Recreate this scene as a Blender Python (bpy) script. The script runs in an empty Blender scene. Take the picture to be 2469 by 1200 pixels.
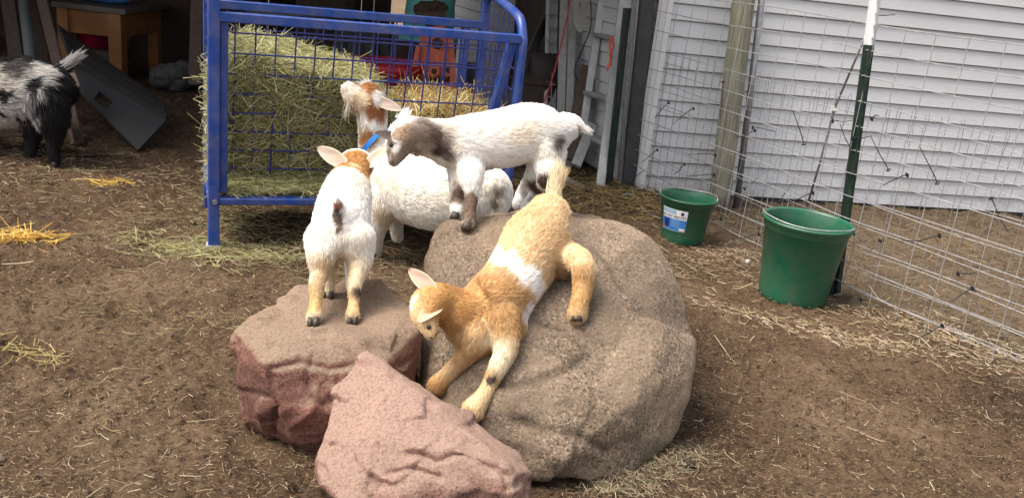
import bpy, bmesh, math, random
import numpy as np
from mathutils import Vector, Matrix
from mathutils.bvhtree import BVHTree
from mathutils.kdtree import KDTree

rnd = random.Random(7)
rng = np.random.default_rng(11)
SC = bpy.context.scene
COL = SC.collection

# ------------------------------------------------------------------ camera, sky, sun, exposure
CAM = np.array([0.0, 0.0, 1.45]); FPX = 2138.0
PITCH = math.radians(18.5); ROLL = math.radians(6.5)
cf = np.array([0, math.cos(PITCH), -math.sin(PITCH)]); cx = np.array([1.0, 0, 0]); cu0 = np.cross(cx, cf)
cr = cx * math.cos(ROLL) + cu0 * math.sin(ROLL); cu = cu0 * math.cos(ROLL) - cx * math.sin(ROLL)
cam = bpy.data.cameras.new('camera'); camo = bpy.data.objects.new('camera', cam); COL.objects.link(camo)
cam.sensor_width = 36.0; cam.lens = 36.0 * FPX / 2469.0; cam.clip_start = 0.05; cam.clip_end = 300
camo.matrix_world = Matrix([[cr[0], cu[0], -cf[0], CAM[0]], [cr[1], cu[1], -cf[1], CAM[1]], [cr[2], cu[2], -cf[2], CAM[2]], [0, 0, 0, 1]])
SC.camera = camo
SUN_EL = math.radians(60); SUN_AZ = math.radians(-105)     # azimuth of the sun measured from +Y towards +X
SUN_DIR = np.array([math.sin(SUN_AZ) * math.cos(SUN_EL), math.cos(SUN_AZ) * math.cos(SUN_EL), math.sin(SUN_EL)])
w = bpy.data.worlds.new('World'); SC.world = w; w.use_nodes = True
nt = w.node_tree; nt.nodes.clear()
wo = nt.nodes.new('ShaderNodeOutputWorld'); bg = nt.nodes.new('ShaderNodeBackground'); sk = nt.nodes.new('ShaderNodeTexSky')
sk.sky_type = 'NISHITA'; sk.sun_disc = False; sk.sun_elevation = SUN_EL; sk.sun_rotation = SUN_AZ
sk.air_density = 1.0; sk.dust_density = 6.0; sk.ozone_density = 0.6
hs = nt.nodes.new('ShaderNodeHueSaturation'); hs.inputs['Saturation'].default_value = 0.35
nt.links.new(sk.outputs[0], hs.inputs['Color']); nt.links.new(hs.outputs[0], bg.inputs[0]); bg.inputs[1].default_value = 0.15
nt.links.new(bg.outputs[0], wo.inputs[0])
sl = bpy.data.lights.new('sun', 'SUN'); so = bpy.data.objects.new('sun', sl); COL.objects.link(so)
sl.energy = 2.0; sl.angle = math.radians(30); sl.color = (1.0, 0.90, 0.76)
so.rotation_euler = Vector(SUN_DIR).to_track_quat('Z', 'Y').to_euler()
SC.view_settings.view_transform = 'Standard'; SC.view_settings.look = 'None'
SC.view_settings.exposure = 1.0; SC.view_settings.gamma = 1
SC.cycles.use_adaptive_sampling = True
SC.cycles.max_bounces = 6
try: SC.cycles.use_denoising = True
except Exception: pass

# ------------------------------------------------------------------ geometry helpers
def ray(px, py): return cf + (px - 1234.5) / FPX * cr - (py - 600) / FPX * cu
def P(px, py, d): return CAM + d * ray(px, py)
def Z(px, py, z=0.0):
    r = ray(px, py); return CAM + (z - CAM[2]) / r[2] * r
def PL(px, py, p0, n):
    r = ray(px, py); return CAM + np.dot(np.array(p0) - CAM, n) / np.dot(r, n) * r
def pix(p):
    v = np.asarray(p, float) - CAM; d = v @ cf
    return 1234.5 + FPX * (v @ cr) / d, 600 - FPX * (v @ cu) / d, d
def nrm(v): v = np.asarray(v, float); return v / (np.linalg.norm(v) + 1e-12)
def lin(r, g, b):
    f = lambda c: (c / 255 / 12.92) if c / 255 <= .04045 else ((c / 255 + .055) / 1.055) ** 2.4
    return (f(r), f(g), f(b))

def hash3(ix, iy, iz, seed):
    h = (ix.astype(np.int64) * 374761393 + iy.astype(np.int64) * 668265263 + iz.astype(np.int64) * 2147483647 + seed * 1274126177) & 0xffffffff
    h = ((h ^ (h >> 13)) * 1274126177) & 0xffffffff
    h = (h ^ (h >> 16)) & 0xffffffff
    return h / 4294967295.0
def vnoise(p, scale, seed=0):
    q = np.asarray(p, float) * scale; i = np.floor(q); f = q - i; f = f * f * (3 - 2 * f); i = i.astype(np.int64)
    r = 0
    for dx in (0, 1):
        wx = f[:, 0] if dx else 1 - f[:, 0]
        for dy in (0, 1):
            wy = f[:, 1] if dy else 1 - f[:, 1]
            for dz in (0, 1):
                wz = f[:, 2] if dz else 1 - f[:, 2]
                r = r + wx * wy * wz * hash3(i[:, 0] + dx, i[:, 1] + dy, i[:, 2] + dz, seed)
    return r * 2 - 1
def fbm(p, scale, octv=4, gain=.5, seed=0):
    r = 0; a = 1; t = 0
    for k in range(octv):
        r = r + a * vnoise(p, scale * (2.03 ** k), seed + k * 17); t += a; a *= gain
    return r / t

WLOC = {}
def link(name, data, parent=None, origin=None, label=None, cat=None, group=None, kind=None):
    o = bpy.data.objects.new(name, data); COL.objects.link(o)
    if parent is not None:
        o.parent = parent
        L = WLOC.get(parent.name)
        if L is not None: o.matrix_parent_inverse = Matrix.Translation(-Vector(L))
    if origin is not None: o.location = origin; WLOC[o.name] = origin
    if label: o['label'] = label
    if cat: o['category'] = cat
    if group: o['group'] = group
    if kind: o['kind'] = kind
    return o
def mk(name, V, F, mat, parent=None, origin=None, smooth=False, **kw):
    V = np.asarray(V, float)
    if origin is not None: V = V - np.asarray(origin, float)
    me = bpy.data.meshes.new(name); me.from_pydata([tuple(v) for v in V], [], [tuple(int(i) for i in f) for f in F]); me.update()
    if mat: me.materials.append(mat)
    if smooth: me.polygons.foreach_set('use_smooth', [True] * len(me.polygons))
    o = link(name, me, parent, None, **kw)
    if origin is not None: o.location = tuple(origin); WLOC[o.name] = tuple(origin)
    return o
def thing(name, loc, label, cat, group=None):
    return link(name, None, None, tuple(float(c) for c in loc), label, cat, group)

class MB:
    def __init__(s): s.V = []; s.F = []
    def add(s, V, F):
        n = len(s.V); s.V += [tuple(v) for v in V]; s.F += [tuple(i + n for i in f) for f in F]; return s
    def box(s, c, ax, ay, az):          # centre and three half-axis vectors
        c = np.asarray(c, float); ax = np.asarray(ax, float); ay = np.asarray(ay, float); az = np.asarray(az, float)
        V = [c + i * ax + j * ay + k * az for i in (-1, 1) for j in (-1, 1) for k in (-1, 1)]
        return s.add(V, [(0, 1, 3, 2), (4, 6, 7, 5), (0, 4, 5, 1), (2, 3, 7, 6), (0, 2, 6, 4), (1, 5, 7, 3)])
    def bar(s, a, b, w_, h_, side=None, bev=0.0):      # rectangular bar from a to b
        a = np.asarray(a, float); b = np.asarray(b, float); t = nrm(b - a)
        side = np.array([0, 0, 1.0]) if side is None else np.asarray(side, float)
        if abs(t @ nrm(side)) > .95: side = np.array([1.0, 0, 0])
        x = nrm(np.cross(side, t)); y = np.cross(t, x)
        if bev <= 0: return s.box((a + b) / 2, (b - a) / 2, x * w_ / 2, y * h_ / 2)
        pts = []
        for sx, sy in ((1, 1), (-1, 1), (-1, -1), (1, -1)):
            cxx, cyy = sx * (w_ / 2), sy * (h_ / 2)
            e = [(cxx, cyy - sy * bev), (cxx - sx * bev, cyy)]
            if sx * sy < 0: e = e[::-1]
            pts += e
        n = len(pts); V = [a + x * p + y * q for p, q in pts] + [b + x * p + y * q for p, q in pts]
        F = [(i, (i + 1) % n, n + (i + 1) % n, n + i) for i in range(n)] + [tuple(range(n))[::-1], tuple(range(n, 2 * n))]
        return s.add(V, F)
    def tube(s, pts, r, n=8, cap=True, lat=None, sp=0):
        pts = [np.asarray(p, float) for p in pts]; m = len(pts)
        if np.isscalar(r): r = [r] * m
        base = len(s.V); prev = None
        for i, p in enumerate(pts):
            t = nrm(pts[min(i + 1, m - 1)] - pts[max(i - 1, 0)])
            if prev is None:
                ref = np.array([0, 0, 1.0]) if abs(t[2]) < .9 else np.array([1.0, 0, 0])
                x = nrm(np.cross(ref, t))
            else: x = nrm(prev - t * (prev @ t))
            if lat is not None: x = nrm(lat - t * (lat @ t))
            prev = x; y = np.cross(t, x); ri = r[i]; ra, rb = ri if hasattr(ri, '__len__') else (ri, ri)
            for k in range(n):
                a = 2 * math.pi * k / n; s.V.append(tuple(p + x * ra * math.cos(a) + y * rb * math.sin(a)))
        for i in range(m - 1):
            for k in range(n):
                a = base + i * n + k; b = base + i * n + (k + 1) % n; s.F.append((a, b, b + n, a + n))
        if cap:
            s.F.append(tuple(base + k for k in range(n))[::-1]); s.F.append(tuple(base + (m - 1) * n + k for k in range(n)))
        return s
    def lathe(s, prof, c, n=40, up=(0, 0, 1), closed=False):
        up = nrm(up); x = nrm(np.cross([0, 1, 0.01], up)); y = np.cross(up, x); c = np.asarray(c, float); base = len(s.V)
        for r_, h in prof:
            for k in range(n):
                a = 2 * math.pi * k / n; s.V.append(tuple(c + up * h + r_ * (x * math.cos(a) + y * math.sin(a))))
        m = len(prof)
        for i in range(m - 1):
            for k in range(n):
                a = base + i * n + k; b = base + i * n + (k + 1) % n; s.F.append((a, b, b + n, a + n))
        if closed:
            s.F.append(tuple(base + k for k in range(n))[::-1]); s.F.append(tuple(base + (m - 1) * n + k for k in range(n)))
        return s
    def ball(s, c, r, seg=16, rings=10, axes=None):
        c = np.asarray(c, float); r3 = r if hasattr(r, '__len__') else (r, r, r); A = np.eye(3) if axes is None else np.array(axes)
        base = len(s.V); s.V.append(tuple(c + A[2] * r3[2]))
        for i in range(1, rings):
            th = math.pi * i / rings
            for k in range(seg):
                a = 2 * math.pi * k / seg
                s.V.append(tuple(c + A[0] * r3[0] * math.sin(th) * math.cos(a) + A[1] * r3[1] * math.sin(th) * math.sin(a) + A[2] * r3[2] * math.cos(th)))
        s.V.append(tuple(c - A[2] * r3[2])); last = len(s.V) - 1
        for k in range(seg): s.F.append((base, base + 1 + k, base + 1 + (k + 1) % seg))
        for i in range(rings - 2):
            for k in range(seg):
                a = base + 1 + i * seg + k; b = base + 1 + i * seg + (k + 1) % seg; s.F.append((a, a + seg, b + seg, b))
        for k in range(seg):
            s.F.append((base + 1 + (rings - 2) * seg + (k + 1) % seg, base + 1 + (rings - 2) * seg + k, last))
        return s
    def build(s, name, mat, parent=None, **kw): return mk(name, s.V, s.F, mat, parent, **kw)

def catmull(ctrl, per=6):
    c = [np.asarray(p, float) for p in ctrl]; out = []
    for i in range(len(c) - 1):
        p0 = c[max(i - 1, 0)]; p1 = c[i]; p2 = c[i + 1]; p3 = c[min(i + 2, len(c) - 1)]
        for k in range(per):
            t = k / per
            out.append(.5 * ((2 * p1) + (-p0 + p2) * t + (2 * p0 - 5 * p1 + 4 * p2 - p3) * t * t + (-p0 + 3 * p1 - 3 * p2 + p3) * t ** 3))
    out.append(c[-1]); return out

def evaluated(V, F, mods):
    me = bpy.data.meshes.new('tmp'); me.from_pydata([tuple(v) for v in V], [], F); me.update()
    o = bpy.data.objects.new('tmp', me); COL.objects.link(o)
    for typ, kw in mods:
        m = o.modifiers.new('m', typ)
        for k, v in kw.items(): setattr(m, k, v)
    dg = bpy.context.evaluated_depsgraph_get(); ev = o.evaluated_get(dg); m2 = ev.to_mesh()
    n = len(m2.vertices); co = np.empty(n * 3); m2.vertices.foreach_get('co', co)
    no = np.empty(n * 3); m2.vertices.foreach_get('normal', no)
    faces = [tuple(p.vertices) for p in m2.polygons]
    ev.to_mesh_clear(); bpy.data.objects.remove(o); bpy.data.meshes.remove(me)
    return co.reshape(-1, 3), no.reshape(-1, 3), faces

def set_attr(me, col, name='col'):
    a = me.attributes.new(name, 'FLOAT_COLOR', 'POINT')
    c = np.concatenate([col, np.ones((len(col), 1))], 1).astype(np.float32); a.data.foreach_set('color', c.ravel())

def strands(name, pts, rad, col, mat, parent=None, **kw):
    """pts (N,K,3) world positions, rad (N,) or (N,K), col (N,3): one curves object of fine strands"""
    N, K, _ = pts.shape
    cv = bpy.data.hair_curves.new(name); cv.add_curves([K] * N)
    off = np.zeros(3)
    cv.attributes['position'].data.foreach_set('vector', pts.astype(np.float32).ravel())
    ra = cv.attributes.get('radius') or cv.attributes.new('radius', 'FLOAT', 'POINT')
    rad = np.asarray(rad, float)
    if rad.ndim == 1: rad = np.repeat(rad[:, None], K, 1)
    ra.data.foreach_set('value', rad.astype(np.float32).ravel())
    ca = cv.attributes.new('col', 'FLOAT_COLOR', 'CURVE')
    ca.data.foreach_set('color', np.concatenate([col, np.ones((N, 1))], 1).astype(np.float32).ravel())
    cv.materials.append(mat)
    return link(name, cv, parent, None, **kw)

# ------------------------------------------------------------------ materials
def newmat(name):
    m = bpy.data.materials.new(name); m.use_nodes = True; t = m.node_tree; b = t.nodes['Principled BSDF']; return m, t, b
def N_(t, typ, **kw):
    n = t.nodes.new(typ)
    for k, v in kw.items():
        if k in n.inputs.keys(): n.inputs[k].default_value = v
        else: setattr(n, k, v)
    return n
def ramp(t, src, stops):
    r = t.nodes.new('ShaderNodeValToRGB'); e = r.color_ramp.elements
    while len(e) < len(stops): e.new(.5)
    for i, (p, c) in enumerate(stops): e[i].position = p; e[i].color = (*c, 1) if len(c) == 3 else c
    t.links.new(src, r.inputs[0]); return r
def mixc(t, fac, a, b, mode='MIX'):
    m = t.nodes.new('ShaderNodeMix'); m.data_type = 'RGBA'; m.blend_type = mode
    if hasattr(fac, 'links'): t.links.new(fac, m.inputs[0])
    else: m.inputs[0].default_value = fac
    for i, v in ((6, a), (7, b)):
        if hasattr(v, 'links'): t.links.new(v, m.inputs[i])
        else: m.inputs[i].default_value = (*v, 1)
    return m.outputs[2]
def surf(name, c1, c2=None, scale=8, rough=.6, metal=0, bump=0, bscale=60, stretch=None, detail=5, dirt=None, dirt_scale=3, dirt_amt=.5, spec=.5, coat=0):
    m, t, b = newmat(name); co = t.nodes.new('ShaderNodeTexCoord'); vec = co.outputs['Object']
    if stretch:
        mp = t.nodes.new('ShaderNodeMapping'); mp.inputs['Scale'].default_value = stretch; t.links.new(vec, mp.inputs[0]); vec = mp.outputs[0]
    b.inputs['Roughness'].default_value = rough; b.inputs['Metallic'].default_value = metal
    b.inputs['Specular IOR Level'].default_value = spec; b.inputs['Coat Weight'].default_value = coat
    b.inputs['Base Color'].default_value = (*c1, 1)
    out = None
    if c2 is not None:
        n = N_(t, 'ShaderNodeTexNoise', Scale=scale, Detail=detail, Roughness=.6); t.links.new(vec, n.inputs['Vector'])
        out = ramp(t, n.outputs[0], [(.3, c1), (.7, c2)]).outputs[0]
    if dirt is not None:
        n = N_(t, 'ShaderNodeTexNoise', Scale=dirt_scale, Detail=8, Roughness=.7); t.links.new(co.outputs['Object'], n.inputs['Vector'])
        f = ramp(t, n.outputs[0], [(.5 - dirt_amt * .3, (0, 0, 0)), (.72, (dirt_amt,) * 3)]).outputs[0]
        out = mixc(t, f, out if out is not None else c1, dirt)
    if out is not None: t.links.new(out, b.inputs['Base Color'])
    if bump:
        n = N_(t, 'ShaderNodeTexNoise', Scale=bscale, Detail=6, Roughness=.6); t.links.new(vec, n.inputs['Vector'])
        bp = N_(t, 'ShaderNodeBump', Strength=bump, Distance=.01); t.links.new(n.outputs[0], bp.inputs['Height']); t.links.new(bp.outputs[0], b.inputs['Normal'])
    return m
def strandmat(name, rough=.7, trans=.25, spec=.2):
    m, t, b = newmat(name); a = N_(t, 'ShaderNodeAttribute', attribute_name='col')
    t.links.new(a.outputs['Color'], b.inputs['Base Color']); b.inputs['Roughness'].default_value = rough; b.inputs['Specular IOR Level'].default_value = spec
    if trans:
        tr = t.nodes.new('ShaderNodeBsdfTranslucent'); t.links.new(a.outputs['Color'], tr.inputs[0])
        mx = t.nodes.new('ShaderNodeMixShader'); mx.inputs[0].default_value = trans
        t.links.new(b.outputs[0], mx.inputs[1]); t.links.new(tr.outputs[0], mx.inputs[2])
        t.links.new(mx.outputs[0], t.nodes['Material Output'].inputs[0])
    return m
M = {}
M['fur'] = strandmat('fur', .75, .25, .15)
M['skin'] = strandmat('hide', .9, 0, .1)
M['straw'] = strandmat('straw', .55, .2, .3)
M['ear'] = strandmat('ear_skin', .7, .35, .2)
M['eye'] = surf('eye', (.012, .008, .005), rough=.08)
M['hoof'] = surf('hoof', (.03, .022, .016), (.07, .05, .035), 60, .5)
M['pink'] = surf('pink_skin', (.5, .28, .22), rough=.5)
M['blue'] = surf('blue_paint', (.007, .045, .24), (.012, .07, .34), 6, .38, bump=.06, bscale=120, dirt=(.25, .2, .14), dirt_scale=14, dirt_amt=.35)
M['bluew'] = surf('blue_wire', (.020, .025, .14), (.035, .045, .22), 20, .45)
M['galv'] = surf('galvanised', (.30, .30, .31), (.48, .48, .49), 30, .45, .5)
M['galvd'] = surf('galvanised_dull', (.19, .19, .20), (.30, .30, .31), 30, .5, .4)
M['tgreen'] = surf('green_paint', (.004, .020, .015), (.007, .032, .022), 9, .4, dirt=(.12, .1, .08), dirt_scale=20, dirt_amt=.3)
M['white'] = surf('white_paint', (.72, .72, .72), (.8, .8, .8), 12, .5, dirt=(.3, .28, .25), dirt_scale=12, dirt_amt=.3)
M['charcoal'] = surf('charcoal_paint', (.028, .028, .034), (.045, .045, .052), 5, .5, dirt=(.15, .14, .13), dirt_scale=9, dirt_amt=.25)
M['zip'] = surf('black_nylon', (.01, .01, .012), rough=.4)
M['bucket'] = surf('green_plastic', (.003, .085, .043), (.005, .115, .058), 4, .38, bump=.05, bscale=40, dirt=(.13, .12, .09), dirt_scale=11, dirt_amt=.42)
M['blk'] = surf('black_rubber', (.018, .02, .024), (.035, .037, .042), 5, .6, bump=.2, bscale=50, dirt=(.06, .052, .045), dirt_scale=6, dirt_amt=.4)
M['ofw'] = surf('varnished_pine', (.30, .115, .03), (.38, .16, .045), 3, .4, stretch=(1, 1, 9), bump=.1, bscale=30, dirt=(.1, .06, .04), dirt_scale=7, dirt_amt=.5)
M['ttop'] = surf('worn_tabletop', (.1, .085, .065), (.16, .14, .11), 8, .6)
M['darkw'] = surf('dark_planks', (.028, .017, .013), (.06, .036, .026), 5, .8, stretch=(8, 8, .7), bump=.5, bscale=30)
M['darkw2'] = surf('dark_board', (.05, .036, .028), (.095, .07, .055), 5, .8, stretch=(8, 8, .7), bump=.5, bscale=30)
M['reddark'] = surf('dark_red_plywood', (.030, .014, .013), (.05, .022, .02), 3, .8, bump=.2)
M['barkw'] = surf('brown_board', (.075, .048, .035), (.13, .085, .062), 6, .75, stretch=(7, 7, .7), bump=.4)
M['greyw'] = surf('weathered_board', (.32, .32, .31), (.45, .45, .44), 5, .7, stretch=(9, 9, .6), bump=.3, dirt=(.12, .1, .08), dirt_scale=8, dirt_amt=.4)
M['pink_tub'] = surf('pink_plastic', (.40, .012, .06), rough=.45)
M['red_tub'] = surf('red_plastic', (.42, .012, .02), rough=.45, dirt=(.1, .05, .04), dirt_scale=10, dirt_amt=.3)
M['teal'] = surf('teal_plastic', (.12, .48, .50), (.16, .55, .56), 4, .45, dirt=(.1, .09, .08), dirt_scale=8, dirt_amt=.4)
M['orange'] = surf('worn_orange_paint', (.78, .14, .04), (.6, .09, .03), 12, .5, bump=.3, dirt=(.05, .03, .022), dirt_scale=16, dirt_amt=.7)
M['rust'] = surf('rusty_iron', (.045, .025, .018), (.09, .05, .03), 20, .8, bump=.6)
M['pipe'] = surf('grey_pvc', (.16, .185, .19), (.22, .25, .25), 3, .45)
M['bluebag'] = surf('blue_cloth', (.03, .13, .36), (.06, .2, .5), 6, .7, bump=.5, bscale=15)
M['sack'] = surf('paper_sack', (.05, .046, .044), (.10, .095, .092), 10, .8, bump=.5, bscale=20)
M['ink'] = surf('black_ink', (.015, .012, .012), rough=.7)
M['alu'] = surf('aluminium', (.42, .42, .41), (.55, .55, .54), 9, .45, .35, dirt=(.16, .14, .12), dirt_scale=14, dirt_amt=.45)
M['redcord'] = surf('red_cord', (.45, .04, .045), rough=.6)
M['orcord'] = surf('orange_twine', (.75, .12, .04), rough=.7)
M['disc'] = surf('grey_disc', (.26, .25, .22), (.34, .33, .29), 6, .6, dirt=(.14, .12, .1), dirt_scale=9)
M['cream'] = surf('cream_plastic', (.36, .3, .2), (.45, .4, .3), 6, .6)
M['birch'] = surf('birch_bark', (.5, .45, .38), (.12, .09, .07), 40, .8, stretch=(.4, 1, 1), bump=.5)
M['treated'] = surf('treated_post', (.13, .125, .09), (.40, .385, .29), 3.5, .8, stretch=(22, 22, .8), bump=.45, bscale=25, dirt=(.13, .11, .075), dirt_scale=5, dirt_amt=.45)
M['collar'] = surf('blue_webbing', (.01, .16, .55), (.02, .2, .62), 60, .6)

def siding_mat():
    m, t, b = newmat('white_vinyl'); co = t.nodes.new('ShaderNodeTexCoord')
    n = N_(t, 'ShaderNodeTexNoise', Scale=1.6, Detail=6, Roughness=.65); t.links.new(co.outputs['Object'], n.inputs['Vector'])
    c = ramp(t, n.outputs[0], [(.3, (.58, .585, .60)), (.7, (.67, .675, .69))]).outputs[0]
    mp = t.nodes.new('ShaderNodeMapping'); mp.inputs['Scale'].default_value = (1, 1, 3); t.links.new(co.outputs['Object'], mp.inputs[0])
    v = N_(t, 'ShaderNodeTexNoise', Scale=26, Detail=4, Roughness=.75); t.links.new(mp.outputs[0], v.inputs['Vector'])
    sx = t.nodes.new('ShaderNodeSeparateXYZ'); t.links.new(co.outputs['Object'], sx.inputs[0])
    mr = t.nodes.new('ShaderNodeMapRange'); mr.inputs[1].default_value = 1.0; mr.inputs[2].default_value = .45; t.links.new(sx.outputs[2], mr.inputs[0])
    f = ramp(t, v.outputs[0], [(.50, (0, 0, 0)), (.62, (.55, .55, .55))]).outputs[0]
    mu = t.nodes.new('ShaderNodeMath'); mu.operation = 'MULTIPLY'; t.links.new(f, mu.inputs[0]); t.links.new(mr.outputs[0], mu.inputs[1])
    c = mixc(t, mu.outputs[0], c, (.47, .48, .52))
    m2 = t.nodes.new('ShaderNodeMapRange'); m2.inputs[1].default_value = .32; m2.inputs[2].default_value = .02; m2.inputs[4].default_value = .8; t.links.new(sx.outputs[2], m2.inputs[0])
    sp_ = N_(t, 'ShaderNodeTexNoise', Scale=14, Detail=8, Roughness=.8); t.links.new(co.outputs['Object'], sp_.inputs['Vector']); f2 = ramp(t, sp_.outputs[0], [(.44, (0, 0, 0)), (.62, (.7, .7, .7))]).outputs[0]
    m3 = t.nodes.new('ShaderNodeMath'); m3.operation = 'MULTIPLY'; t.links.new(f2, m3.inputs[0]); t.links.new(m2.outputs[0], m3.inputs[1]); c = mixc(t, m3.outputs[0], c, (.25, .21, .17)); t.links.new(c, b.inputs['Base Color']); b.inputs['Roughness'].default_value = .5
    bp = N_(t, 'ShaderNodeBump', Strength=.12, Distance=.004); t.links.new(v.outputs[0], bp.inputs['Height']); t.links.new(bp.outputs[0], b.inputs['Normal'])
    return m
M['siding'] = siding_mat()

def granite(name, base, dark, light, warm, sc=1.0, flake=None):
    m, t, b = newmat(name); co = t.nodes.new('ShaderNodeTexCoord'); v = co.outputs['Object']
    n1 = N_(t, 'ShaderNodeTexNoise', Scale=3.2 * sc, Detail=7, Roughness=.65); t.links.new(v, n1.inputs['Vector'])
    c = ramp(t, n1.outputs[0], [(.36, base), (.66, warm)]).outputs[0]
    n2 = N_(t, 'ShaderNodeTexNoise', Scale=120 * sc, Detail=3, Roughness=.8); t.links.new(v, n2.inputs['Vector'])
    f2 = ramp(t, n2.outputs[0], [(.40, (.95, .95, .95)), (.50, (0, 0, 0))]).outputs[0]
    nm_ = N_(t, 'ShaderNodeTexNoise', Scale=5 * sc, Detail=4, Roughness=.6); t.links.new(v, nm_.inputs['Vector']); mm_ = ramp(t, nm_.outputs[0], [(.35, (.25, .25, .25)), (.62, (1, 1, 1))]).outputs[0]
    def mulm(x):
        q = t.nodes.new('ShaderNodeMath'); q.operation = 'MULTIPLY'; t.links.new(x, q.inputs[0]); t.links.new(mm_, q.inputs[1]); return q.outputs[0]
    c = mixc(t, mulm(f2), c, dark)
    n3 = N_(t, 'ShaderNodeTexNoise', Scale=90 * sc, Detail=3, Roughness=.8); t.links.new(v, n3.inputs['Vector'])
    n3.noise_dimensions = '4D'; n3.inputs['W'].default_value = 4.2
    f3 = ramp(t, n3.outputs[0], [(.53, (0, 0, 0)), (.64, (.75, .75, .75))]).outputs[0]
    c = mixc(t, mulm(f3), c, light)
    at_ = N_(t, 'ShaderNodeAttribute', attribute_name='col'); c = mixc(t, 1.0, c, at_.outputs['Color'], 'MULTIPLY')
    n4 = N_(t, 'ShaderNodeTexNoise', Scale=9 * sc, Detail=8, Roughness=.75); t.links.new(v, n4.inputs['Vector'])
    c = mixc(t, ramp(t, n4.outputs[0], [(.56, (0, 0, 0)), (.72, (.6, .6, .6))]).outputs[0], c, dark)
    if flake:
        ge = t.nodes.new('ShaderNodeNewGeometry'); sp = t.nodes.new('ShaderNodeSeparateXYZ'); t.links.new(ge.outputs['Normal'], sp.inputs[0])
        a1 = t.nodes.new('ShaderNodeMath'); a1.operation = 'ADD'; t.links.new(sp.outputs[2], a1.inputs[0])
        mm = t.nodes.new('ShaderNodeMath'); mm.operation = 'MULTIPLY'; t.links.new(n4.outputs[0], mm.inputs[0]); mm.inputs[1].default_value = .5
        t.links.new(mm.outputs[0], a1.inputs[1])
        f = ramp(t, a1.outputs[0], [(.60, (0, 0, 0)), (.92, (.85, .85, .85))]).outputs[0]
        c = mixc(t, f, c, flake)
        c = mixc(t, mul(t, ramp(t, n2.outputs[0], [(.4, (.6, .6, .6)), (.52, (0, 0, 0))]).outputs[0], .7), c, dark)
    t.links.new(c, b.inputs['Base Color']); b.inputs['Roughness'].default_value = .85; b.inputs['Specular IOR Level'].default_value = .25
    bn = N_(t, 'ShaderNodeTexNoise', Scale=55 * sc, Detail=8, Roughness=.75); t.links.new(v, bn.inputs['Vector'])
    bp = N_(t, 'ShaderNodeBump', Strength=.9, Distance=.016); t.links.new(bn.outputs[0], bp.inputs['Height']); t.links.new(bp.outputs[0], b.inputs['Normal'])
    return m
def mul(t, s, k):
    m = t.nodes.new('ShaderNodeMath'); m.operation = 'MULTIPLY'; t.links.new(s, m.inputs[0]); m.inputs[1].default_value = k; return m.outputs[0]
M['granite'] = granite('granite', (.20, .148, .108), (.055, .04, .03), (.50, .40, .31), (.30, .222, .15), 1.0)
M['redrock'] = granite('red_sandstone', (.23, .105, .082), (.11, .045, .036), (.42, .25, .2), (.31, .155, .115), 1.1, flake=(.31, .235, .165))
M['pinkrock'] = granite('pink_sandstone', (.29, .15, .12), (.14, .065, .05), (.55, .39, .31), (.38, .22, .17), 1.1, flake=(.40, .275, .215))

def soil_mat():
    m, t, b = newmat('soil'); co = t.nodes.new('ShaderNodeTexCoord'); v = co.outputs['Object']
    n1 = N_(t, 'ShaderNodeTexNoise', Scale=1.1, Detail=8, Roughness=.68); t.links.new(v, n1.inputs['Vector'])
    c = ramp(t, n1.outputs[0], [(.36, (.055, .034, .021)), (.50, (.112, .070, .042)), (.64, (.20, .135, .084))]).outputs[0]
    n2 = N_(t, 'ShaderNodeTexNoise', Scale=34, Detail=7, Roughness=.85); t.links.new(v, n2.inputs['Vector'])
    c = mixc(t, ramp(t, n2.outputs[0], [(.40, (.95, .95, .95)), (.50, (0, 0, 0))]).outputs[0], c, (.022, .013, .009))
    mp = t.nodes.new('ShaderNodeMapping'); mp.inputs['Rotation'].default_value = (0, 0, .5); mp.inputs['Scale'].default_value = (1, 3.2, 1); t.links.new(v, mp.inputs[0])
    n3 = N_(t, 'ShaderNodeTexNoise', Scale=60, Detail=4, Roughness=.8); t.links.new(mp.outputs[0], n3.inputs['Vector'])
    c = mixc(t, ramp(t, n3.outputs[0], [(.54, (0, 0, 0)), (.62, (.8, .8, .8))]).outputs[0], c, (.30, .205, .12))
    a = N_(t, 'ShaderNodeAttribute', attribute_name='col'); sr = t.nodes.new('ShaderNodeSeparateColor'); t.links.new(a.outputs['Color'], sr.inputs[0])
    n5 = N_(t, 'ShaderNodeTexNoise', Scale=13, Detail=7, Roughness=.75); t.links.new(v, n5.inputs['Vector'])
    f = ramp(t, n5.outputs[0], [(.38, (0, 0, 0)), (.6, (.9, .9, .9))]).outputs[0]
    mu = t.nodes.new('ShaderNodeMath'); mu.operation = 'MULTIPLY'; t.links.new(f, mu.inputs[0]); t.links.new(sr.outputs[0], mu.inputs[1])
    c = mixc(t, mu.outputs[0], c, (.19, .145, .095))       # chaff covered ground beyond the wire
    t.links.new(c, b.inputs['Base Color']); b.inputs['Roughness'].default_value = .95; b.inputs['Specular IOR Level'].default_value = .15
    bn = N_(t, 'ShaderNodeTexNoise', Scale=70, Detail=8, Roughness=.8); t.links.new(v, bn.inputs['Vector'])
    bp = N_(t, 'ShaderNodeBump', Strength=1.0, Distance=.022); t.links.new(bn.outputs[0], bp.inputs['Height']); t.links.new(bp.outputs[0], b.inputs['Normal'])
    return m
M['soil'] = soil_mat()

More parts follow.
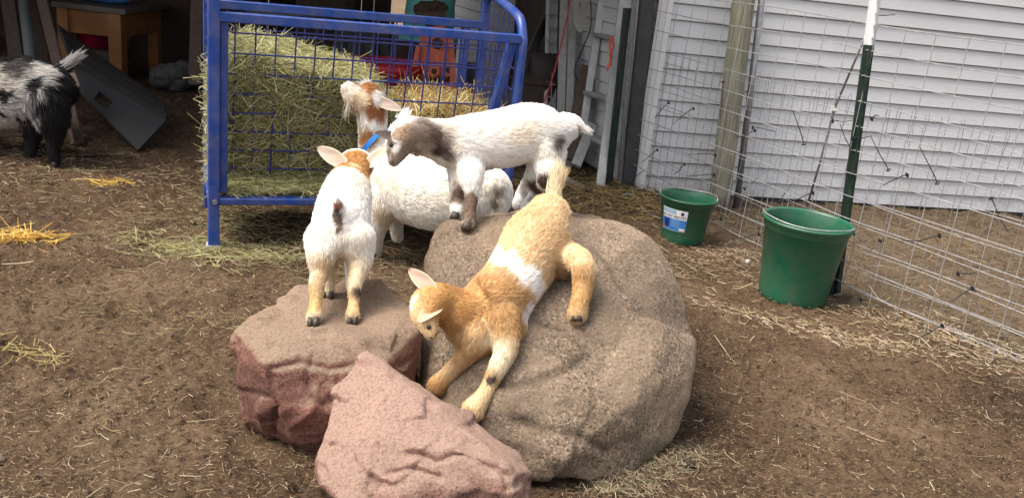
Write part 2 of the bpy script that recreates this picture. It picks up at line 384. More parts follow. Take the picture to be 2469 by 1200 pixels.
# ------------------------------------------------------------------ ground
FA = np.array([.66, 5.86]); FB = np.array([1.605, 4.131]); FC = FB + 2.0 * (Z(2469, 925)[:2] - FB)     # fence line on the ground
def beyond(x, y):
    """signed metres beyond (house side of) the wire fence"""
    def side(a, b):
        d = b - a; n = np.array([-d[1], d[0]]) / np.hypot(*d); return (x - a[0]) * n[0] + (y - a[1]) * n[1]
    return np.minimum(side(FA, FB), side(FB, FC))
def gheight(x, y):
    p = np.stack([x, y, np.zeros_like(x)], 1)
    h = .018 * fbm(p, 1.3, 3, .5, 3) + .028 * fbm(p, 7, 3, .6, 9) + .020 * fbm(p, 24, 3, .7, 21)
    r = fbm(p, 14, 2, .5, 40); h = h - .018 * np.clip(r - .25, 0, 1)
    return h
def ground():
    ys = [1.0]
    while ys[-1] < 12: ys.append(ys[-1] + .006 + .0022 * max(0, ys[-1] - 1) ** 1.3)
    ys = np.array([-30, -10, -3, -.5] + ys + [14, 20, 60])
    nx = 620
    V = []; xs = np.linspace(-1, 1, nx)
    Y = np.repeat(ys, nx)
    half = np.clip(ys * .75 + .6, 1.5, 30); half[ys < .5] = 30; half[ys > 12.5] = 40
    X = (half[:, None] * xs[None, :]).ravel()
    Hh = gheight(X, Y); Hh = np.where((Y < .9) | (Y > 12.2), 0, Hh)
    V = np.stack([X, Y, Hh], 1); ny = len(ys)
    idx = np.arange(ny * nx).reshape(ny, nx)
    F = np.stack([idx[:-1, :-1], idx[:-1, 1:], idx[1:, 1:], idx[1:, :-1]], -1).reshape(-1, 4)
    me = bpy.data.meshes.new('ground'); me.vertices.add(len(V)); me.vertices.foreach_set('co', V.ravel())
    me.loops.add(F.size); me.loops.foreach_set('vertex_index', F.ravel().astype(np.int32))
    me.polygons.add(len(F)); me.polygons.foreach_set('loop_start', np.arange(0, F.size, 4, dtype=np.int32))
    me.update(calc_edges=True); me.validate()
    me.polygons.foreach_set('use_smooth', [True] * len(me.polygons)); me.materials.append(M['soil'])
    bx = beyond(X, Y); g = np.clip((bx + .12) / .2, 0, 1)
    set_attr(me, np.stack([g, g, g], 1))
    link('ground', me, kind='structure')
ground()
# a far skirt so that the ground reaches the horizon everywhere
mk('ground_beyond', [(-300, -300, -.06), (300, -300, -.06), (300, 300, -.06), (-300, 300, -.06)], [(0, 1, 2, 3)], M['soil'], kind='structure')

# ------------------------------------------------------------------ house: two walls of lap siding
def siding(name, a, b, z0, z1, parent, course=.1016, depth=.017):
    """lap siding from a to b (2-D points, outside on the right of a->b)"""
    a = np.asarray(a, float); b = np.asarray(b, float); t = (b - a) / np.hypot(*(b - a)); n = np.array([t[1], -t[0]])
    prof = []; z = z0
    while z < z1:
        prof += [(-.014, z), (depth, z + .0005), (depth * .97, z + .005), (depth * .6, z + course * .5), (.002, z + course - .007), (-.014, z + course - .006)]
        z += course
    m = MB(); L = np.hypot(*(b - a)); k = max(1, int(L / 3.6)); bm_v = []
    for q in range(2):
        p = a if q == 0 else b
        bm_v += [(p[0] + n[0] * o, p[1] + n[1] * o, zz) for o, zz in prof]
    c = len(prof); F = [(i, i + c, i + c + 1, i + 1) for i in range(c - 1)]
    # back face, so that the wall has thickness
    base = len(bm_v); bw = -.12
    bm_v += [(a[0] + n[0] * bw, a[1] + n[1] * bw, z0), (b[0] + n[0] * bw, b[1] + n[1] * bw, z0), (b[0] + n[0] * bw, b[1] + n[1] * bw, z1), (a[0] + n[0] * bw, a[1] + n[1] * bw, z1)]
    F += [(base + 1, base, base + 3, base + 2), (0, base, base + 1, c), (c - 1, 2 * c - 1, base + 2, base + 3),
          tuple([base] + list(range(c)) + [base + 3]), tuple([base + 1] + list(range(c, 2 * c))[::1] + [base + 2])[::-1]]
    return mk(name, bm_v, F, M['siding'], parent)
HC = np.array([.775, 5.80]); HD = nrm([2.93, .64]); HE = HC + 8 * HD
house = thing('house_wall', (HC[0], HC[1], 0), 'white lap sided house wall standing behind the wire fence', 'house wall')
siding('siding', HC, HE, .03, 3.3, house)
mf = MB(); hn = np.array([HD[1], -HD[0]])
mf.box([(HC[0] + HE[0]) / 2 - hn[0] * .05, (HC[1] + HE[1]) / 2 - hn[1] * .05, -.03], np.append(HD * 4, 0), np.append(hn * .045, 0), [0, 0, .09]); mf.build('foundation', M['charcoal'], house)
c0 = HC + HD * .012 + hn * .022
mt = MB(); mt.bar([HC[0] - .005, HC[1] + .005, .04], [HC[0] - .005, HC[1] + .005, 3.28], .05, .06, side=[1, 0, 0]); mt.build('corner_trim', M['white'], house)
mt = MB(); mt.box([c0[0] + HD[0] * .02, c0[1] + HD[1] * .02, 1.66], np.append(HD * .018, 0), np.append(hn * .012, 0), [0, 0, 1.62]); mt.build('corner_trim', M['white'], house)
SD = nrm([-.4256, 1.0]); SE = HC + SD * 6.0
side = thing('shed_side_wall', (HC[0], HC[1], 0), 'shaded grey white lap sided wall behind the ladder, running back into the shed', 'shed wall')
siding('siding', SE + np.array([-.02, .03]), HC + np.array([-.02, .03]), .03, 3.3, side)
dp = thing('corner_post', (HC[0] - .07, HC[1] - .04, 0), 'dark charcoal square post at the corner of the white house wall', 'post')
m = MB(); m.bar(Z(1512, 468, -.02), P(1566, -60, 5.47), .135, .085, side=[1, 0, 0], bev=.008); m.build('post_shaft', M['charcoal'], dp)
gc = thing('steel_channel', (.63, 5.75, 0), 'dull grey steel channel post squeezed between the green post and the dark corner post', 'post')
m = MB(); m.bar(Z(1492, 462, -.02), P(1533, -40, 5.5), .05, .03, side=[1, 0, 0], bev=.003); m.build('channel_shaft', M['galvd'], gc)

# ------------------------------------------------------------------ shed interior: back wall, left wall, posts, roof
def planks(name, a, b, z0, z1, mat, parent=None, pw=.16, gap=.006, th=.022, **kw):
    a = np.asarray(a, float); b = np.asarray(b, float); L = np.hypot(*(b - a)); t = (b - a) / L; n = np.array([t[1], -t[0]]); m = MB(); s = 0
    while s < L - .02:
        wd = min(pw * rnd.uniform(.8, 1.25), L - s); o = rnd.uniform(-.006, .006)
        c = a + t * (s + wd / 2) + n * o
        m.bar([c[0], c[1], z0 - rnd.uniform(0, .03)], [c[0] + t[0] * rnd.uniform(-.004, .004), c[1], z1], (wd - gap), th, side=np.append(n, 0), bev=.003); s += wd
    return m.build(name, mat, parent, **kw)
shed = thing('shed', (-3, 9.6, 0), 'dark open fronted wooden shed behind the blue feeder', 'shed')
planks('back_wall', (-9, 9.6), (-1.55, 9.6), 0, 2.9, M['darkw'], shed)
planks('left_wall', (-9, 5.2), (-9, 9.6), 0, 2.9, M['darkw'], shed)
m = MB(); m.box([-5.0, 7.65, 2.60], [4.6, 0, 0], [0, 3.05, .20], [0, 0, .03])  # out of view; front edge carried forward to darken the interior
m.add([(-.45, 5.3, 2.5), (2.4, 5.3, 2.5), (.95, 5.86, 2.54), (-1.5, 10.5, 2.83), (-.45, 5.3, 2.56), (2.4, 5.3, 2.56), (.95, 5.86, 2.6), (-1.5, 10.5, 2.89)][:0], [])
m.build('unseen_roof', M['darkw'], shed)
m = MB(); m.V = [(-.4, 5.21, 2.435), (.62, 5.6, 2.46), (-1.2, 9.9, 2.75), (-.4, 10.7, 2.80), (-.4, 5.21, 2.49), (.62, 5.6, 2.52), (-1.2, 9.9, 2.81), (-.4, 10.7, 2.86)]
m.V = [(-.4, 5.25, 2.44), (.60, 5.9, 2.485), (-1.45, 10.7, 2.8), (-.4, 10.7, 2.8)]
m = MB(); q = [(-.395, 5.25), (.66, 5.98), (-1.27, 10.6), (-.395, 10.6)]
q = [(-.395, 4.6), (.35, 4.75), (.62, 5.98), (-.395, 8.3)]
m.V = [(x, y, 2.40 + (y - 4.6) * .065) for x, y in q] + [(x, y, 2.46 + (y - 4.6) * .065) for x, y in q]
m.F = [(3, 2, 1, 0), (4, 5, 6, 7), (0, 1, 5, 4), (1, 2, 6, 5), (2, 3, 7, 6), (3, 0, 4, 7)]; m.build('unseen_roof', M['darkw'], shed)  # added roof piece, out of view, reaching forward to shade the side wall
q_a, q_b = P(1236, 100, 7.7), P(1342, 100, 6.85); planks('partition', q_a[:2], q_b[:2], 0, 2.5, M['darkw2'], shed, pw=.12)
for px_, yy in ((-2.66, 7.5), (-4.9, 5.0)):
    m = MB(); m.bar([px_, yy, 0], [px_, yy, 2.5], .12, .11, side=[1, 0, 0], bev=.006); m.build('post', M['barkw'] if yy > 6 else M['darkw'], shed)
m = MB(); m.box([-3.25, 8.6, 1.2], [.62, 0, 0], [0, .01, 0], [0, 0, 1.25]); m.build('plywood_panel', M['reddark'], shed)

# ------------------------------------------------------------------ blue feeder
A0 = np.array([-1.372, 3.841, 0]); B0 = np.array([-.06, 4.38, 0]); FL = np.linalg.norm(B0 - A0); fu = (B0 - A0) / FL; fv = np.array([-fu[1], fu[0], 0]); fz = np.array([0, 0, 1.0])
def FP(u, v, z): return A0 + fu * u + fv * v + fz * z
feeder = thing('feeder', FP(FL / 2, .3, 0), 'royal blue steel hay feeder rack with wire sides, standing behind the white goats', 'hay feeder')
T = .042; H = 1.10; DV = .60
def fbar(name, a, b, w_=T, h_=T, mat='blue'):
    m = MB(); m.bar(FP(*a), FP(*b), w_, h_, side=fv, bev=.004); return m.build(name, M[mat], feeder)
fbar('leg', (0, 0, 0.02), (0, 0, H + .06), .05, .05); fbar('leg', (0, DV, .02), (0, DV, H + .0))
fbar('leg', (FL, DV, .02), (FL, DV, H + .12))
# right end frame: a rounded hoop, front leg bending over into a rising top bar
c = [FP(FL, 0, .02), FP(FL, 0, .5), FP(FL, 0, .98), FP(FL, .012, 1.06), FP(FL, .05, 1.12), FP(FL, .11, 1.15), FP(FL, .3, 1.185), FP(FL, .5, 1.21), FP(FL, .56, 1.205), FP(FL, DV - .005, 1.17), FP(FL, DV, 1.12)]
m = MB(); m.tube(catmull(c, 4), .024, 10); m.build('end_hoop', M['blue'], feeder, smooth=True)
fbar('top_rail', (.025, 0, H - .05), (FL - .02, 0, H - .05)); fbar('top_rail', (.02, DV, H - .05), (FL - .02, DV, H - .05))
fbar('top_rail', (0, .026, H - .0), (0, DV - .021, H - .0)); fbar('post', (FL - .1, DV, .3), (FL - .1, DV, H - .072))
fbar('bottom_rail', (.026, 0, .235), (FL - .025, 0, .235), .03, .058); fbar('bottom_rail', (.026, DV, .235), (FL - .022, DV, .235), .03, .05)
fbar('bottom_rail', (0, .026, .235), (0, DV - .021, .235), .03, .05); fbar('bottom_rail', (FL, .026, .235), (FL, DV - .021, .235), .03, .05)
fbar('inner_upright', (.043, .030, .27), (.043, .024, H - .073), .035, .05); fbar('inner_upright', (FL - .16, .11, .27), (FL - .045, .025, H - .073), .04, .05)
m = MB(); m.box(FP(FL / 2, DV / 2, .222), fu * (FL / 2 - .02), fv * (DV / 2 - .02), fz * .006); m.build('tray', M['blue'], feeder)
fbar('sloping_rail', (.07, .19, .285), (FL - .14, .19, .285), .03, .03)
m = MB(); wr = .0040
def fr(t): return .028 + .14 * t        # front wire panel leans inwards going down
for k in range(15):
    uu = .09 + k * (FL - .2) / 14; m.tube([FP(uu + .0, fr(0), H - .074), FP(uu - .0, fr(1), .30)], wr, 5)
for k in range(8):
    t = k / 8 + .06; zz = H - .074 - t * (H - .374); ue = FL - .045 - .11 * t
    pts = [FP(.075 + (ue - .1) * s / 10, fr(t) - .006 + .003 * math.sin(s * 1.7 + k), zz) for s in range(11)]; m.tube(pts, wr, 5)
m.build('front_wire_panel', M['bluew'], feeder)
m = MB()
for k in range(14):
    uu = .09 + k * (FL - .2) / 13; m.tube([FP(uu, DV - .012, H - .035), FP(uu, DV - .012, .27)], wr, 5)
for k in range(8): m.tube([FP(.03, DV - .018, H - .16 - k * .105), FP(FL - .03, DV - .018, H - .16 - k * .105)], wr, 5)
m.build('back_wire_panel', M['bluew'], feeder)
for uu in (0.0, FL):
    m = MB()
    for k in range(7): v_ = .07 + k * .077; m.tube([FP(uu, v_, (H + .05) if uu else H - .03), FP(uu, v_, .26)], wr * .9, 5)
    for k in range(8): zz = H - .1 - k * .105; m.tube([FP(uu + (.006 if uu else -.006), .02, zz), FP(uu + (.006 if uu else -.006), DV - .02, zz)], wr * .9, 5)
    m.build('end_wire_panel', M['bluew'], feeder)
m = MB(); m.tube([FP(.004, -.026, .235), FP(.004, -.036, .235)], .011, 8); m.build('bolt', M['galvd'], feeder)
m = MB(); m.box(FP(0, 0, .012), fu * .032, fv * .032, fz * .014); m.build('foot', M['greyw'], feeder)

# ------------------------------------------------------------------ hay
def haycol(n, kinds):
    kinds = np.array(kinds); i = rng.integers(0, len(kinds), n); return np.clip(kinds[i] * rng.uniform(.65, 1.25, (n, 1)) * rng.uniform(.93, 1.07, (n, 3)), 0, 1)
GREEN_HAY = [(.44, .42, .18), (.52, .49, .25), (.34, .33, .14), (.62, .58, .36), (.26, .25, .11)]
GOLD_HAY = [(.5, .38, .13), (.6, .48, .22), (.4, .28, .1), (.66, .56, .32), (.3, .2, .08)]
def jit(n, s=1.0): return rng.normal(0, s, (n, 3))
def hay_on(roots, normals, n, length, flat, kinds, K=5, spread=.25, rad=.0011, bias=None, curl=.25):
    """strands lying against a surface: roots (m,3), normals (m,3)"""
    i = rng.integers(0, len(roots), n); r = roots[i]; nn = normals[i]
    d = jit(n); 
    if bias is not None: d = d * np.array([1, 1, 1]) + rng.choice([-1, 1], (n, 1)) * np.asarray(bias) * rng.uniform(.3, 2.2, (n, 1))
    d = d - nn * (np.sum(d * nn, 1, keepdims=True)) * flat; d /= np.linalg.norm(d, axis=1, keepdims=True)
    L = length * np.exp(rng.normal(0, .45, n))[:, None]; bend = jit(n, curl); lift = nn * rng.uniform(-.003, spread, (n, 1)) * .1
    t = np.linspace(-.5, .5, K)
    pts = r[:, None, :] + lift[:, None, :] + d[:, None, :] * (L * t[None, :])[:, :, None] + (bend * L)[:, None, :] * (t ** 2)[None, :, None]
    return pts, rad * rng.uniform(.6, 1.6, n), haycol(n, kinds)
def blob_mesh(V, F, voxel, smooth, amp, sc, seed, octv=4):
    co, no, fc = evaluated(V, F, [('REMESH', dict(mode='VOXEL', voxel_size=voxel)), ('SMOOTH', dict(factor=.6, iterations=smooth))])
    co = co + no * (amp * fbm(co, sc, octv, .55, seed))[:, None]
    return co, no, fc
def tri_sample(co, fc, n, weight=None):
    tr = []
    for f in fc:
        tr.append((f[0], f[1], f[2]))
        if len(f) == 4: tr.append((f[0], f[2], f[3]))
    tr = np.array(tr); a, b, c = co[tr[:, 0]], co[tr[:, 1]], co[tr[:, 2]]
    nn = np.cross(b - a, c - a); ar = np.linalg.norm(nn, axis=1); w_ = ar.copy()
    if weight is not None: w_ = w_ * weight((a + b + c) / 3)
    w_ = w_ / w_.sum(); i = rng.choice(len(tr), n, p=w_); u_ = np.sqrt(rng.random(n)); v_ = rng.random(n)
    p = a[i] * (1 - u_)[:, None] + b[i] * (u_ * (1 - v_))[:, None] + c[i] * (u_ * v_)[:, None]
    return p, nn[i] / (ar[i][:, None] + 1e-12), tr[i]
M['haycore'] = surf('packed_hay', (.10, .095, .038), (.2, .18, .08), 30, .9, bump=1, bscale=90, stretch=(1, 1, 3))
M['strawcore'] = surf('packed_straw', (.14, .095, .035), (.27, .2, .08), 30, .9, bump=1, bscale=90, stretch=(1, 1, 3))
bale = thing('hay_bale', FP(.4, .36, .26), 'large green grey hay bale filling the left half of the blue feeder', 'hay bale')
mb = MB()
prof = [(.025, .27, .86), (.14, .27, .93), (.3, .27, .90), (.55, .27, .85), (.74, .27, .80), (.86, .27, .66)]
for i in range(len(prof) - 1):
    u0, zb, zt = prof[i]; u1, _, zt1 = prof[i + 1]
    sh = lambda q: .07 * max(0, 1 - q / .5)
    pts = [FP(u0, .20, zb), FP(u1, .20, zb), FP(u1 + sh(u1), .56, zb), FP(u0 + sh(u0), .56, zb), FP(u0, .075, zt - .06), FP(u1, .085, zt1 - .06), FP(u1 + sh(u1), .56, zt1 + .0), FP(u0 + sh(u0), .56, zt + .0)]
    mb.add(pts, [(0, 3, 2, 1), (4, 5, 6, 7), (0, 1, 5, 4), (1, 2, 6, 5), (2, 3, 7, 6), (3, 0, 4, 7)])
co, no, fc = blob_mesh(mb.V, mb.F, .018, 4, .022, 11, 5)
mk('packed_hay', co, fc, M['haycore'], bale, smooth=True)
p, nn, _ = tri_sample(co, fc, 30000)
pts, ra, cl = hay_on(p, nn, 23000, .085, .82, GREEN_HAY, spread=.28, bias=fu * .9, curl=.35)
m1 = rng.random(len(p)) < 1
sel = np.where((p - A0) @ fu < .07)[0]
pt2, ra2, cl2 = hay_on(p[sel] + fu * .01, nn[sel], 800, .07, .1, GREEN_HAY, spread=.8, curl=.3)
strands('hay_stalks', np.concatenate([pts, pt2]), np.concatenate([ra, ra2]), np.concatenate([cl, cl2]), M['straw'], bale)
sb = thing('straw_bale', FP(1.1, .36, .26), 'loose golden straw bale in the right half of the blue feeder', 'straw bale')
mb = MB()
prof = [(.86, .27, .58), (.93, .27, .66), (1.08, .27, .69), (1.24, .27, .665), (1.34, .27, .66)]
for i in range(len(prof) - 1):
    u0, zb, zt = prof[i]; u1, _, zt1 = prof[i + 1]
    pts = [FP(u0, .20, zb), FP(u1, .20, zb), FP(u1, .54, zb), FP(u0, .54, zb), FP(u0, .11, zt - .05), FP(u1, .11, zt1 - .05), FP(u1, .54, zt1), FP(u0, .54, zt)]
    mb.add(pts, [(0, 3, 2, 1), (4, 5, 6, 7), (0, 1, 5, 4), (1, 2, 6, 5), (2, 3, 7, 6), (3, 0, 4, 7)])
co, no, fc = blob_mesh(mb.V, mb.F, .02, 4, .02, 9, 15)
mk('packed_straw', co, fc, M['strawcore'], sb, smooth=True)
p, nn, _ = tri_sample(co, fc, 8000)
pts, ra, cl = hay_on(p, nn, 7000, .11, .75, GOLD_HAY, spread=.3, rad=.0016, curl=.6)
strands('straw_stalks', pts, ra, cl, M['straw'], sb)
# hay in the tray in front of the sloping panel
n = 4200; uu = rng.uniform(.04, .98, n); vv = rng.uniform(.02, .24, n)
r0 = A0 + fu * uu[:, None] + fv * vv[:, None] + fz * (.245 + .03 * rng.random(n) + .05 * (vv / .24))[:, None]
pts, ra, cl = hay_on(r0, np.tile(fz, (n, 1)), n, .09, .92, GREEN_HAY, spread=.1, bias=fu * .8, curl=.3)
strands('loose_hay', pts, ra, cl, M['straw'], None, kind='stuff')
SC_HAYBASE = MB(); SC_HAYBASE.box(FP(.52, .13, .243), fu * .49, fv * .1, fz * .012); SC_HAYBASE.build('hay_bed', M['haycore'], None, kind='stuff')

# ------------------------------------------------------------------ boulders
BVH = {}
def rock(name, pts, mat, label, voxel, smooth, disp, seed, facet=None, chips=None, cracks=()):
    bm = bmesh.new()
    for p in pts: bm.verts.new(p)
    bmesh.ops.convex_hull(bm, input=bm.verts); bmesh.ops.delete(bm, geom=[v for v in bm.verts if not v.link_faces], context='VERTS')
    V = [tuple(v.co) for v in bm.verts]; bm.verts.index_update(); F = [tuple(v.index for v in f.verts) for f in bm.faces]; bm.free()
    co, no, fc = evaluated(V, F, [('REMESH', dict(mode='VOXEL', voxel_size=voxel)), ('SMOOTH', dict(factor=.5, iterations=smooth))])
    d = 0
    for sc, amp, o in disp: d = d + amp * fbm(co, sc, o, .55, seed + int(sc))
    if facet:
        # broken faces: ledges along tilted strata
        for (dv, sc, amp) in facet:
            s = co @ nrm(dv) * sc + 1.5 * fbm(co, 2.6, 3, .5, seed + 5); fr_ = s - np.floor(s)
            d = d + amp * (np.abs(fr_ - .5) * 2) ** 3 * np.clip(fbm(co, 3.1, 2, .5, seed + 8) * 3 + .6, 0, 1)
            rr = 1 - np.abs(fbm(co, 3.2, 4, .55, seed + 12)) * 2; d = d - amp * .25 * np.clip(rr - .9, 0, 1) * 8
    if chips:
        r2 = np.random.default_rng(seed); ns, k_ = chips; seeds = co[r2.choice(len(co), ns, replace=False)]; sd = r2.normal(0, 1, (ns, 3)); sd /= np.linalg.norm(sd, axis=1, keepdims=True)
        q = co + .02 * np.stack([fbm(co, 9, 3, .5, seed + 61 + i) for i in range(3)], 1); D = np.linalg.norm(q[:, None, :] - seeds[None], axis=2); ow = D.argmin(1)
        d = d + k_ * np.sum((co - seeds[ow]) * sd[ow], 1); tone = (r2.uniform(.66, 1.25, ns)[ow] + .12 * fbm(co, 6, 3, .5, seed + 2))[:, None] * np.ones((1, 3))
    b0 = BVHTree.FromPolygons([tuple(v) for v in co], fc) if cracks else None
    for poly, wd_, dp_ in cracks:
        pl_ = []
        for (x_, y_) in poly:
            h = b0.ray_cast(Vector(CAM), Vector(nrm(ray(x_, y_))))
            if h[0] is not None: pl_.append(np.array(h[0]))
        q = co + .010 * np.stack([fbm(co, 24, 3, .6, seed + 81 + i) for i in range(3)], 1)
        dm = np.full(len(co), 9.0); sg_ = np.zeros(len(co))
        for a_, b_ in zip(pl_[:-1], pl_[1:]):
            ab = b_ - a_; tt = np.clip(((q - a_) @ ab) / (ab @ ab + 1e-9), 0, 1); ds = np.linalg.norm(q - a_ - tt[:, None] * ab, axis=1); dm = np.minimum(dm, ds)
        g_ = np.exp(-(dm / wd_) ** 2); d = d - dp_ * g_; tone = tone * (1 - .35 * g_[:, None])
    co = co + no * np.asarray(d)[:, None]
    co, no, fc = evaluated(co, fc, [('SMOOTH', dict(factor=.5, iterations=1))])
    o = mk(name, co, fc, mat, None, origin=(float(co[:, 0].mean()), float(co[:, 1].mean()), 0), smooth=True, label=label, cat='rock')
    set_attr(o.data, tone)
    BVH[label] = BVHTree.FromPolygons([tuple(v) for v in co], fc)
    return label
def hit(lbl, px, py):
    r = BVH[lbl].ray_cast(Vector(CAM), Vector(nrm(ray(px, py))))
    return np.array(r[0]) if r[0] is not None else None
big = [Z(1085, 528, .55), Z(1150, 510, .575), Z(1250, 500, .60), Z(1390, 516, .60), Z(1500, 526, .58), Z(1590, 578, .53), Z(1548, 548, .56),
       P(1130, 640, 2.80), P(1250, 740, 2.72), P(1450, 740, 2.76), P(1400, 900, 2.62), P(1250, 950, 2.56), P(1520, 980, 2.62), P(1350, 1100, 2.53), P(1180, 1000, 2.56),
       P(1636, 640, 3.0), P(1668, 740, 2.95), P(1678, 850, 2.9), P(1658, 960, 2.86), P(1628, 1062, 2.85), P(1545, 1144, 2.68), P(1420, 1170, 2.59), P(1280, 1156, 2.55), P(1140, 1112, 2.58),
       P(1046, 570, 3.0), P(1030, 640, 2.98), P(1022, 740, 2.94), P(1016, 850, 2.88), P(1005, 940, 2.8), P(1005, 1050, 2.7),
       (-.1, 3.25, .5), (.12, 3.4, .5), (.42, 3.3, .45), (.62, 3.15, .3), (.68, 3.05, 0), (-.22, 3.2, 0), (-.22, 3.2, .35), (.2, 3.5, .1), (.05, 2.4, -.06), (.4, 2.42, -.06), (.62, 2.7, -.06)]
BIG = rock('boulder', big, M['granite'], 'large rounded brown grey granite boulder with a kid goat climbing down it', .011, 6, [(1.7, .03, 2), (5, .016, 3), (16, .008, 4), (50, .0025, 3)], 3,
           facet=[((.3, -.4, 1), 4, .008)], chips=(26, .045), cracks=[([(1430, 590), (1462, 625), (1488, 668), (1500, 700)], .010, .012), ([(1150, 905), (1230, 935), (1300, 925), (1370, 890), (1410, 860)], .016, .014), ([(1240, 1010), (1320, 1040), (1400, 1050), (1470, 1090)], .012, .012), ([(1300, 780), (1360, 800), (1400, 845)], .008, .007)])
red = [Z(598, 765, .33), Z(720, 698, .33), Z(830, 672, .33), Z(925, 678, .33), Z(990, 738, .33), Z(1022, 785, .32), Z(690, 805, .335), Z(860, 822, .33), P(566, 800, 2.60), P(1016, 840, 2.74),
       P(568, 870, 2.585), P(571, 950, 2.62), P(590, 1015, 2.62), Z(680, 1072, -.01), Z(765, 1096, -.01), P(640, 880, 2.49), P(900, 900, 2.54), P(850, 1000, 2.52), P(660, 980, 2.5), P(990, 930, 2.72), Z(950, 1030, -.01),
       Z(590, 1030, -.02), (-.75, 2.7, 0), (-.6, 2.85, 0), (-.3, 2.8, 0), (-.33, 2.75, .25), (-.68, 2.72, .25)]
RED = rock('rock', red, M['redrock'], 'dull red flat topped rock under the white kid goat seen from behind', .008, 2, [(3, .014, 2), (9, .007, 3), (34, .004, 4)], 31,
           facet=[((1, .2, .15), 5.5, .014), ((.1, .3, 1), 7, .009)], chips=(60, .11), cracks=[([(655, 830), (652, 900), (668, 980), (662, 1050)], .009, .012), ([(655, 885), (720, 875), (790, 890), (850, 880)], .008, .010), ([(760, 850), (740, 900), (750, 960)], .007, .007), ([(572, 940), (620, 950), (650, 955)], .008, .008)])
fro = [P(880, 848, 2.42), P(812, 930, 2.36), P(797, 985, 2.33), P(800, 1045, 2.28), P(764, 1112, 2.24), P(775, 1165, 2.2), P(830, 1215, 2.14), P(860, 1290, 2.16),
       P(1000, 922, 2.42), P(1110, 1002, 2.42), P(1205, 1062, 2.38), P(1252, 1096, 2.34), P(1282, 1145, 2.28), P(1282, 1250, 2.2), P(835, 1060, 2.235), P(930, 1064, 2.20), P(1110, 1088, 2.17), P(1225, 1118, 2.19), P(970, 1180, 2.145), P(1240, 1185, 2.16),
       (-.42, 2.2, -.03), (-.05, 1.92, -.03), (.05, 1.98, -.03), (-.05, 2.25, -.03), (-.3, 1.95, -.03), (-.3, 2.36, -.03)]
FRO = rock('rock', fro, M['pinkrock'], 'pointed pale pink rock slab leaning in front of the other two rocks', .0065, 1, [(2.5, .010, 2), (9, .006, 3), (34, .0035, 4)], 57,
           facet=[((.6, -.4, .5), 6, .010), ((.2, .5, 1), 5, .010)], chips=(46, .08), cracks=[([(905, 1068), (900, 1130), (890, 1200)], .008, .009), ([(990, 1090), (1050, 1110), (1100, 1090), (1150, 1110), (1230, 1150)], .009, .010), ([(930, 1140), (990, 1130), (1060, 1150)], .007, .008), ([(1030, 985), (1080, 1010), (1140, 1045)], .006, .006)])

